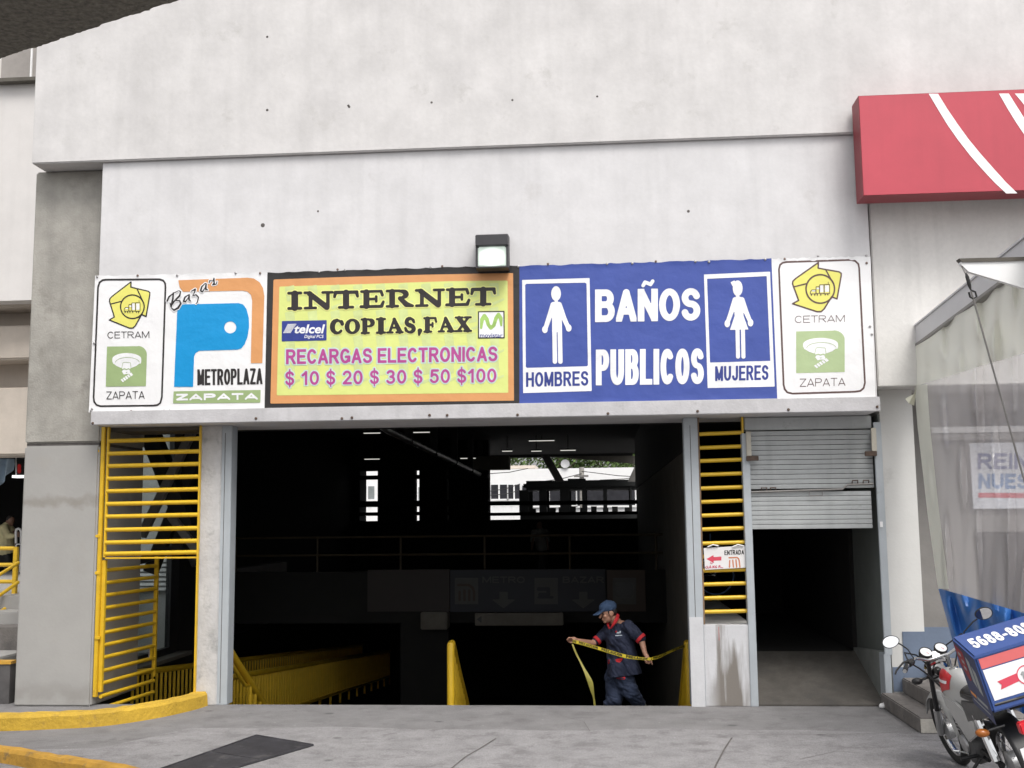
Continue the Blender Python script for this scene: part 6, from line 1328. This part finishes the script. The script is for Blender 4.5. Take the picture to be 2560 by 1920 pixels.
def wheel(f0, par):
    c = B(f0, 0, .30); ring = lambda r, l=0, n=36: [c+FW*(r*math.cos(2*math.pi*k/n))+UPL*(r*math.sin(2*math.pi*k/n))+LT*l for k in range(n)]
    m_ = MB(); m_.tube(ring(.262), .042, 10, closed=True); w = m_.build('tyre', M_tyre, par)
    m_ = MB(); m_.tube(ring(.222), .020, 8, closed=True); rim = m_.build('rim', M_chr, par); m_ = MB()
    for k in range(18):
        a = 2*math.pi*k/18; m_.tube([c+LT*(.03 if k % 2 else -.03)+(FW*math.cos(a+.3)+UPL*math.sin(a+.3))*.05, c+(FW*math.cos(a)+UPL*math.sin(a))*.22], .0025, 4)
    m_.build('spokes', M_chr, par); m_ = MB(); m_.lathe(c-LT*.06, LT, [(0, .03), (.0, .075), (.10, .085), (.12, .03)], 20); m_.build('hub', M_alu, par)
    return c
fc = wheel(0, mc); rc = wheel(-1.26, mc)
def ptube(name, pts, r, m, n=8, par=None): b = MB(); b.tube([B(*p) for p in pts], r, n); return b.build(name, m, par or mc)
for l in (.085, -.085): ptube('fork', [(0, l, .29), (-.13, l, .56), (-.30, l, .93)], [.021, .021, .017], M_black if l > 0 else M_alu)
ptube('fork_slider', [(0.005, .085, .28), (-.10, .085, .50)], .030, M_alu); ptube('fork_slider', [(0.005, -.085, .28), (-.10, -.085, .50)], .030, M_alu)
m_ = MB()
def fen(u, v):
    a = R(25+u*150); r = .325; l = (v-.5)*.13; return B(r*math.cos(a), l, .30+r*math.sin(a)-.05*(v-.5)**2*4)
m_.grid(fen, 20, 6); m_.build('front_fender', M_tank, mc, thick=.006)
ptube('bracket', [(-.27, .10, .90), (-.30, 0, .93), (-.27, -.10, .90)], .022, M_chr); ptube('bracket', [(-.22, .10, .78), (-.24, 0, .80), (-.22, -.10, .78)], .020, M_black)
hl = MB(); hl.lathe(B(-.20, 0, .84), FW, [(-.06, .05), (-.02, .085), (.06, .09), (.07, .075), (.075, .02)], 18); hl.build('headlight', M_chr, mc)
ptube('handlebar', [(-.62, .37, .99), (-.50, .30, 1.00), (-.40, .20, 1.01), (-.33, .09, .955), (-.33, -.09, .955), (-.40, -.20, 1.01), (-.50, -.30, 1.00), (-.62, -.37, .99)], .0125, M_chr, 10)
for s in (1, -1):
    ptube('grip', [(-.49, .305*s, 1.0), (-.62, .375*s, .99)], .019, M_black, 10); ptube('bar_end', [(-.62, .375*s, .99), (-.635, .383*s, .99)], .015, M_alu)
    ptube('lever', [(-.45, .27*s, 1.02), (-.47, .33*s, 1.02), (-.56, .42*s, 1.0), (-.60, .45*s, .985)], [.012, .008, .007, .007], M_black); ptube('switch_box', [(-.44, .245*s, 1.005), (-.49, .295*s, 1.0)], .026, M_black)
    pth = [(-.42, .22*s, 1.02), (-.41, .24*s, 1.10), (-.43, .29*s, 1.16), (-.44, .31*s, 1.175)] if s > 0 else [(-.42, .22*s, 1.02), (-.41, .24*s, 1.10), (-.43, .33*s, 1.16), (-.44, .37*s, 1.175)]; mr = ptube('mirror', pth, .006, M_black, 6)
    C_ = B(-.44, (.355 if s > 0 else .43)*s, 1.20); nrm = (Vector((-1.2, .8, EYE))*.0+Vector((C_.x*-.55, -C_.y, 1.2))).normalized() if s > 0 else Vector((-.1, -1, -.05)).normalized(); ax1 = LT-nrm*LT.dot(nrm); ax1.normalize(); ax2 = nrm.cross(ax1)
    if ax2.z < 0: ax2 = -ax2
    oval = []
    for k in range(24):
        a = 2*math.pi*k/24; rx = .070 if math.cos(a)*s > 0 else .062; oval.append((rx*math.cos(a)*(1), .046*math.sin(a)*(1.0+.12*math.cos(a)*s)))
    m_ = MB(); m_.prism([C_+ax1*x*1.06+ax2*y*1.08-nrm*.002 for x, y in oval], -nrm*.022); m_.build('shell', M_black, mr, bevel=.004); m_ = MB(); m_.prism([C_+ax1*x*.96+ax2*y*.95 for x, y in oval], -nrm*.003); m_.build('glass', M_mir, mr)
for l in (.065, -.065):
    ax = (-FW*.62+Vector((0, 0, .75))-LT*.0).normalized(); c = B(-.26, l, 1.0); g_ = MB(); g_.lathe(c, ax, [(-.055, .03), (-.04, .05), (.0, .056), (.012, .054), (.012, .047), (.006, .047)], 22); gg = g_.build('gauge', M_black, mc)
    d_ = MB(); d_.lathe(c+ax*.0065, ax, [(0, .046), (.002, .046)], 22); d_.build('dial', M_gauge, gg); tk = MB()
    for k in range(3): tk.tube([c+ax*.0095, c+ax*.0095+(LT*math.cos(2.1+k*.02)+ax.cross(LT)*math.sin(2.1+k*.02))*.03], .0015, 4)
    tk.build('needle', M_sred2, gg)
m_ = MB(); m_.prism([B(-.275, .05, .995), B(-.275, -.05, .995), B(-.30, -.03, .96), B(-.30, .03, .96)], FW*.04); m_.build('gauge_bridge', M_alu, mc)
sg = ptube('turn_signal', [(-.22, .07, .80), (-.24, .16, .80)], .010, M_black); m_ = MB(); m_.sphere(B(-.245, .205, .80), (.045, .032, .028)); m_.build('lens', M_black, sg)
for pts in ([(-.46, .28, 1.02), (-.36, .26, 1.07), (-.24, .14, 1.0), (-.20, .06, .88)], [(-.46, .27, 1.0), (-.40, .20, .93), (-.30, .12, .84), (-.34, .06, .72)], [(-.46, -.28, 1.02), (-.34, -.24, 1.08), (-.22, -.12, 1.0), (-.16, -.09, .75), (-.03, -.10, .45)], [(-.45, -.26, 1.0), (-.36, -.15, .95), (-.34, -.06, .78), (-.48, -.05, .62)]): ptube('cable', pts, .0065, M_black, 6)
# tank as a lofted body with stripe shells
def tank_sec(f):
    t = (f+.95)/.62; w = .125*math.sin(math.pi*min(1, .18+t*.72))**.7; zt = .80+.105*math.sin(math.pi*min(.98, .16+t*.66)); zb = .66; return w, zt, zb
def tk_pt(u, v, g_=0.0):
    f = -.95+.62*u; w, zt, zb = tank_sec(f); a = R(-20+220*v); return B(f, (w+g_)*math.cos(a)*1.02, zb+(zt+g_-zb)*max(0, math.sin(a))**.75 if math.sin(a) > 0 else zb+.06*math.sin(a))
m_ = MB(); m_.grid(tk_pt, 24, 24); tk_ = m_.build('tank', M_tank, mc)
for v0, v1, u0, u1, mm in ((.10, .45, .36, .96, M_tred), (.06, .12, .34, .80, M_torg)):
    m_ = MB(); m_.grid(lambda u, v: tk_pt(u0+(u1-u0)*u, v0+(v1-v0)*(v-.5)*(.45+.55*u)+(v1-v0)*.5, .004), 12, 6); m_.build('stripe', mm, tk_)
m_ = MB(); m_.grid(lambda u, v: tk_pt(.44+.46*u, .225+.03*v+.05*(u-.5)**2, .007), 12, 3); m_.build('stripe', M_winkb, tk_)
cp_ = MB(); cp_.lathe(B(-.62, 0, .898), UPL, [(0, .035), (.012, .033), (.016, .02)], 14); cp_.build('fuel_cap', M_chr, tk_)
# side covers, seat, engine, exhaust, frame
for s in (1, -1):
    m_ = MB(); m_.prism([B(-.80, .115*s, .70), B(-.52, .115*s, .72), B(-.56, .12*s, .62), B(-.86, .13*s, .40), B(-1.10, .135*s, .50), B(-1.14, .13*s, .62)], LT*(.02*s)); m_.build('side_cover', M_tank, mc, bevel=.008)
    m_ = MB(); m_.prism([B(-.95, .12*s, .74), B(-1.45, .12*s, .80), B(-1.45, .13*s, .70), B(-1.0, .13*s, .58)], LT*(.02*s)); m_.build('tail_cover', M_eng, mc, bevel=.008)
seat = MB(); seat.grid(lambda u, v: B(-.98-.67*u, (.13+.02*math.sin(u*3))*math.cos(R(180*v)), .77+.03*u+.07*math.sin(R(180*v))**.6), 14, 12); seat.build('seat', M_black, mc, thick=.01)
ptube('frame_tube', [(-.27, 0, .84), (-.36, .05, .60), (-.48, .06, .28), (-.90, .06, .25), (-1.05, .06, .5)], .018, M_black); ptube('frame_tube', [(-.27, 0, .84), (-.36, -.05, .60), (-.48, -.06, .28), (-.90, -.06, .25), (-1.05, -.06, .5)], .018, M_black); ptube('swing_arm', [(-.92, .09, .33), (-1.26, .09, .30)], .02, M_black)
en_ = thing  # engine block
m_ = MB()
for k in range(7): c = B(-.56-.004*k, 0, .42+.026*k); M4 = Matrix((FW, LT, UPL)).transposed(); m_.add([c+M4 @ Vector((a, b, d)) for a in (-.075, .075) for b in (-.09, .09) for d in (-.005, .005)], [(0, 1, 3, 2), (4, 6, 7, 5), (0, 4, 5, 1), (2, 3, 7, 6), (0, 2, 6, 4), (1, 5, 7, 3)])
eng = m_.build('engine', M_alu, mc); m_ = MB(); m_.lathe(B(-.70, -.12, .33), LT, [(0, .06), (0, .13), (.05, .15), (.20, .15), (.235, .13), (.24, .06)], 22); m_.build('crankcase', M_eng, eng); m_ = MB(); m_.lathe(B(-.66, .115, .34), LT, [(0, .02), (0, .075), (.02, .07), (.03, .03)], 20); m_.build('clutch_cover', M_alu, eng)
ptube('exhaust', [(-.50, -.05, .48), (-.42, -.08, .36), (-.52, -.12, .22), (-.95, -.14, .22), (-1.5, -.16, .30), (-1.62, -.16, .32)], [.02, .02, .022, .03, .045, .04], M_chr, 10)
ptube('gear_lever', [(-.72, .13, .28), (-.56, .15, .27), (-.54, .19, .28)], .008, M_chr, 6); ptube('foot_peg', [(-.82, .10, .28), (-.82, .24, .29)], .014, M_black); ptube('side_stand', [(-.84, .10, .26), (-.80, .30, .085)], .013, M_black)
for s in (1, -1): ptube('shock', [(-1.24, .12*s, .33), (-1.14, .12*s, .66)], .03, M_chr)
m_ = MB(); m_.grid(lambda u, v: B(-1.26+.33*math.cos(R(80+u*110)), (v-.5)*.16, .30+.33*math.sin(R(80+u*110))), 16, 5); m_.build('rear_fender', M_black, mc, thick=.006)
ts = ptube('turn_signal', [(-1.60, .10, .66), (-1.60, .22, .66)], .01, M_black); m_ = MB(); m_.sphere(B(-1.62, .27, .66), (.05, .035, .03)); m_.build('lens', mat('amber_lens', (.30, .09, .01), .3), ts)
tl_ = MB(); tl_.prism([B(-1.80, .07, .70), B(-1.80, -.07, .70), B(-1.80, -.07, .62), B(-1.80, .07, .62)], FW*.06); tl_.build('tail_light', M_tred, mc, bevel=.008)
npl = MB(); npl.prism([B(-1.80, .12, .54), B(-1.80, -.12, .54), B(-1.80, -.12, .41), B(-1.80, .12, .41)], FW*.004); npl.build('number_plate', M_winkb, mc)
for s in (1, -1): ptube('rack', [(-1.0, .12*s, .80), (-1.3, .15*s, .835), (-1.72, .15*s, .84), (-1.72, .0, .84)], .010, M_black, 6)
# top box: rear face towards the viewer, sloping lid
rl = [(2446, 1648), (2494.5, 1783)]
bxF, bxR, bl, br_, u0_, u1_ = -1.39, -1.72, BOX[0], BOX[1], BOX[2], BOX[3]
lidF = u1_+BOX[4]
c8 = {'rlb': B(bxR, bl, u0_), 'rrb': B(bxR, br_, u0_), 'rrt': B(bxR, br_, u1_), 'rlt': B(bxR, bl, u1_), 'flb': B(bxF, bl, u0_), 'frb': B(bxF, br_, u0_), 'frt': B(bxF, br_, lidF), 'flt': B(bxF, bl, lidF)}
m_ = MB(); m_.hexa([c8['rlb'], c8['rrb'], c8['rrt'], c8['rlt']], [c8['flb'], c8['frb'], c8['frt'], c8['flt']]); box = m_.build('top_box', M_boxb, mc, bevel=.014)
def face(o_, ux, uy, nrm):           # x across 0..1, y down 0..1
    return lambda x, y, off: o_+ux*x+uy*y+nrm*off
nR = -FW; fr_ = face(c8['rlt'], c8['rrt']-c8['rlt'], c8['rlb']-c8['rlt'], nR)
def qd(name, m, pl, pts, off, par=box): b = MB(); b.add([pl(x, y, off) for x, y in pts], [tuple(range(len(pts)))]); b.build(name, m, par, smooth=False, fix=False)
qd('red_band', M_boxr, fr_, [(.04, .05), (.96, .05), (.96, .23), (.04, .23)], .003); qd('white_panel', M_winkb, fr_, [(.045, .25), (.955, .25), (.955, .80), (.06, .80)], .003)
qd('ribbon', M_sred2, fr_, [(.16, .50), (.40, .46), (.40, .60), (.17, .65), (.195, .575)], .005); qd('ribbon', M_sred2, fr_, [(.60, .46), (.86, .50), (.825, .575), (.85, .65), (.60, .60)], .005)
W_ = (c8['rrt']-c8['rlt']).length; H_ = (c8['rlb']-c8['rlt']).length
flat('round_seal', M_sred2, box, lambda X, Y: np.abs(np.hypot((X-.5)*W_, (Y-.53)*H_)-.062)-.004, (.3, .3, .7, .78), .008, fr_, .006)
flat('lettering', M_pal, box, text_fn('10', .44, .46, .56, .60, .2), (.40, .40, .60, .66), .006, fr_, .006)
nT = (c8['flt']-c8['rlt']).cross(c8['rrt']-c8['rlt']).normalized(); nT = nT if nT.z > 0 else -nT
ft_ = face(c8['flt'], c8['frt']-c8['flt'], c8['rlt']-c8['flt'], nT)
flat('lettering', M_winkb, box, text_fn('5688-8080', 0, 0, 5.4, 1, .2, gap=.12), (-.1, -.1, 5.5, 1.1), .035, lambda x, y, off: ft_(.10+.84*x/5.4, .30+.42*y, off), .004)
nL = LT; fl_ = face(c8['flt'], c8['rlt']-c8['flt'], c8['flb']-c8['flt'], nL)
qd('side_panel', M_boxd, fl_, [(.03, .04), (.97, .04), (.97, .96), (.03, .96)], .0025)  # dark sheet puts the shade of this side into the box blue
qd('side_print', M_dred, fl_, [(.06, .08), (.42, .10), (.42, .50), (.30, .55), (.06, .36)], .004); qd('side_print', M_pal, fl_, [(.48, .14), (.62, .18), (.62, .56), (.48, .50)], .004); qd('side_print', M_pal, fl_, [(.66, .22), (.80, .28), (.80, .62), (.66, .58)], .004)
qd('side_print', M_torg, fl_, [(.10, .74), (.34, .74), (.34, .79), (.10, .79)], .004); qd('side_print', M_pal, fl_, [(.38, .74), (.82, .74), (.82, .79), (.38, .79)], .004); qd('side_print', M_pal, fl_, [(.14, .84), (.84, .84), (.84, .865), (.14, .865)], .004)
lp_ = [fl_(.16+.08*math.sin(k), .16+.09*k, .006) for k in range(4)]
m_ = MB()
for k, p in enumerate(lp_[:3]): m_.add([p, p+(c8['rlt']-c8['flt'])*.12, p+(c8['rlt']-c8['flt'])*.12+(c8['flb']-c8['flt'])*.05, p+(c8['flb']-c8['flt'])*.05], [(0, 1, 2, 3)])
m_.build('side_print', M_pal, box, fix=False)
m_ = MB(); m_.prism([c8['rlt']+nR*.004+UPL*.006, c8['rrt']+nR*.004+UPL*.006, c8['rrt']+nR*.004-UPL*.008, c8['rlt']+nR*.004-UPL*.008], nR*.006); m_.build('lid_rim', M_boxb, box)

# ---------------------------------------------------------------- bicycle parked behind the narrow grille
YBk = 17.0; wc = at(1789, 1446, YBk); wc.z = .85+.335
bk = thing('bicycle', 'blue bicycle parked on the platform behind the narrow yellow grille', 'bicycle', (wc.x, YBk, .85))
M_bkb = mat('bicycle_blue', (.18, .28, .50), .35, .08, 4)
def bwheel(c, ax):
    a = ax.cross(Vector((0, 0, 1))).normalized(); rg = lambda r: [c+a*(r*math.cos(2*math.pi*k/36))+Vector((0, 0, r*math.sin(2*math.pi*k/36))) for k in range(36)]
    w = MB(); w.tube(rg(.312), .022, 8, closed=True); o = w.build('wheel', M_tyre, bk); w = MB(); w.tube(rg(.285), .014, 8, closed=True); w.build('rim', M_bkb, o); w = MB()
    for k in range(16): an = 2*math.pi*k/16; w.tube([c, c+a*(.28*math.cos(an))+Vector((0, 0, .28*math.sin(an)))], .0018, 4)
    w.build('spokes', M_chr, o)
bwheel(wc, Vector((.25, -1, 0))); rc_ = Vector((1.38, 18.0, wc.z)); bwheel(rc_, Vector((1, .27, 0)))
dB = (rc_-wc); dB.z = 0
def bt(name, pts, r=.014, m=M_bkb): b = MB(); b.tube(pts, r, 8); b.build(name, m, bk)
hd = wc+dB*.16+Vector((0, 0, .50)); bb_ = wc+dB*.56+Vector((0, 0, -.04)); stp = wc+dB*.66+Vector((0, 0, .48))
bt('fork', [wc, hd, hd+Vector((0, 0, .12))]); bt('down_tube', [hd-Vector((0, 0, .08)), bb_], .017); bt('top_tube', [hd, stp]); bt('seat_tube', [bb_, stp, stp+Vector((0, 0, .12))]); bt('chain_stay', [bb_, rc_], .009); bt('seat_stay', [stp, rc_], .009)
hx = Vector((1, .27, 0)).normalized()
bt('handlebar', [hd+Vector((0, 0, .14))-hx*.26+dB*.08, hd+Vector((0, 0, .16))-hx*.1, hd+Vector((0, 0, .16))+hx*.1, hd+Vector((0, 0, .14))+hx*.26+dB*.08], .012, M_chr)
m_ = MB(); m_.sphere(stp+Vector((0, 0, .14)), (.07, .13, .03)); m_.build('saddle', M_black, bk); m_ = MB(); m_.lathe(bb_-hx*.02, hx, [(0, .02), (0, .085), (.006, .085), (.006, .02)], 20); m_.build('chainring', M_chr, bk)
for s in (1, -1): bt('pedal', [bb_, bb_+hx*.09*s, bb_+hx*.09*s+Vector((0, 0, -.15*s)), bb_+hx*.18*s+Vector((0, 0, -.15*s))], .008, M_black)
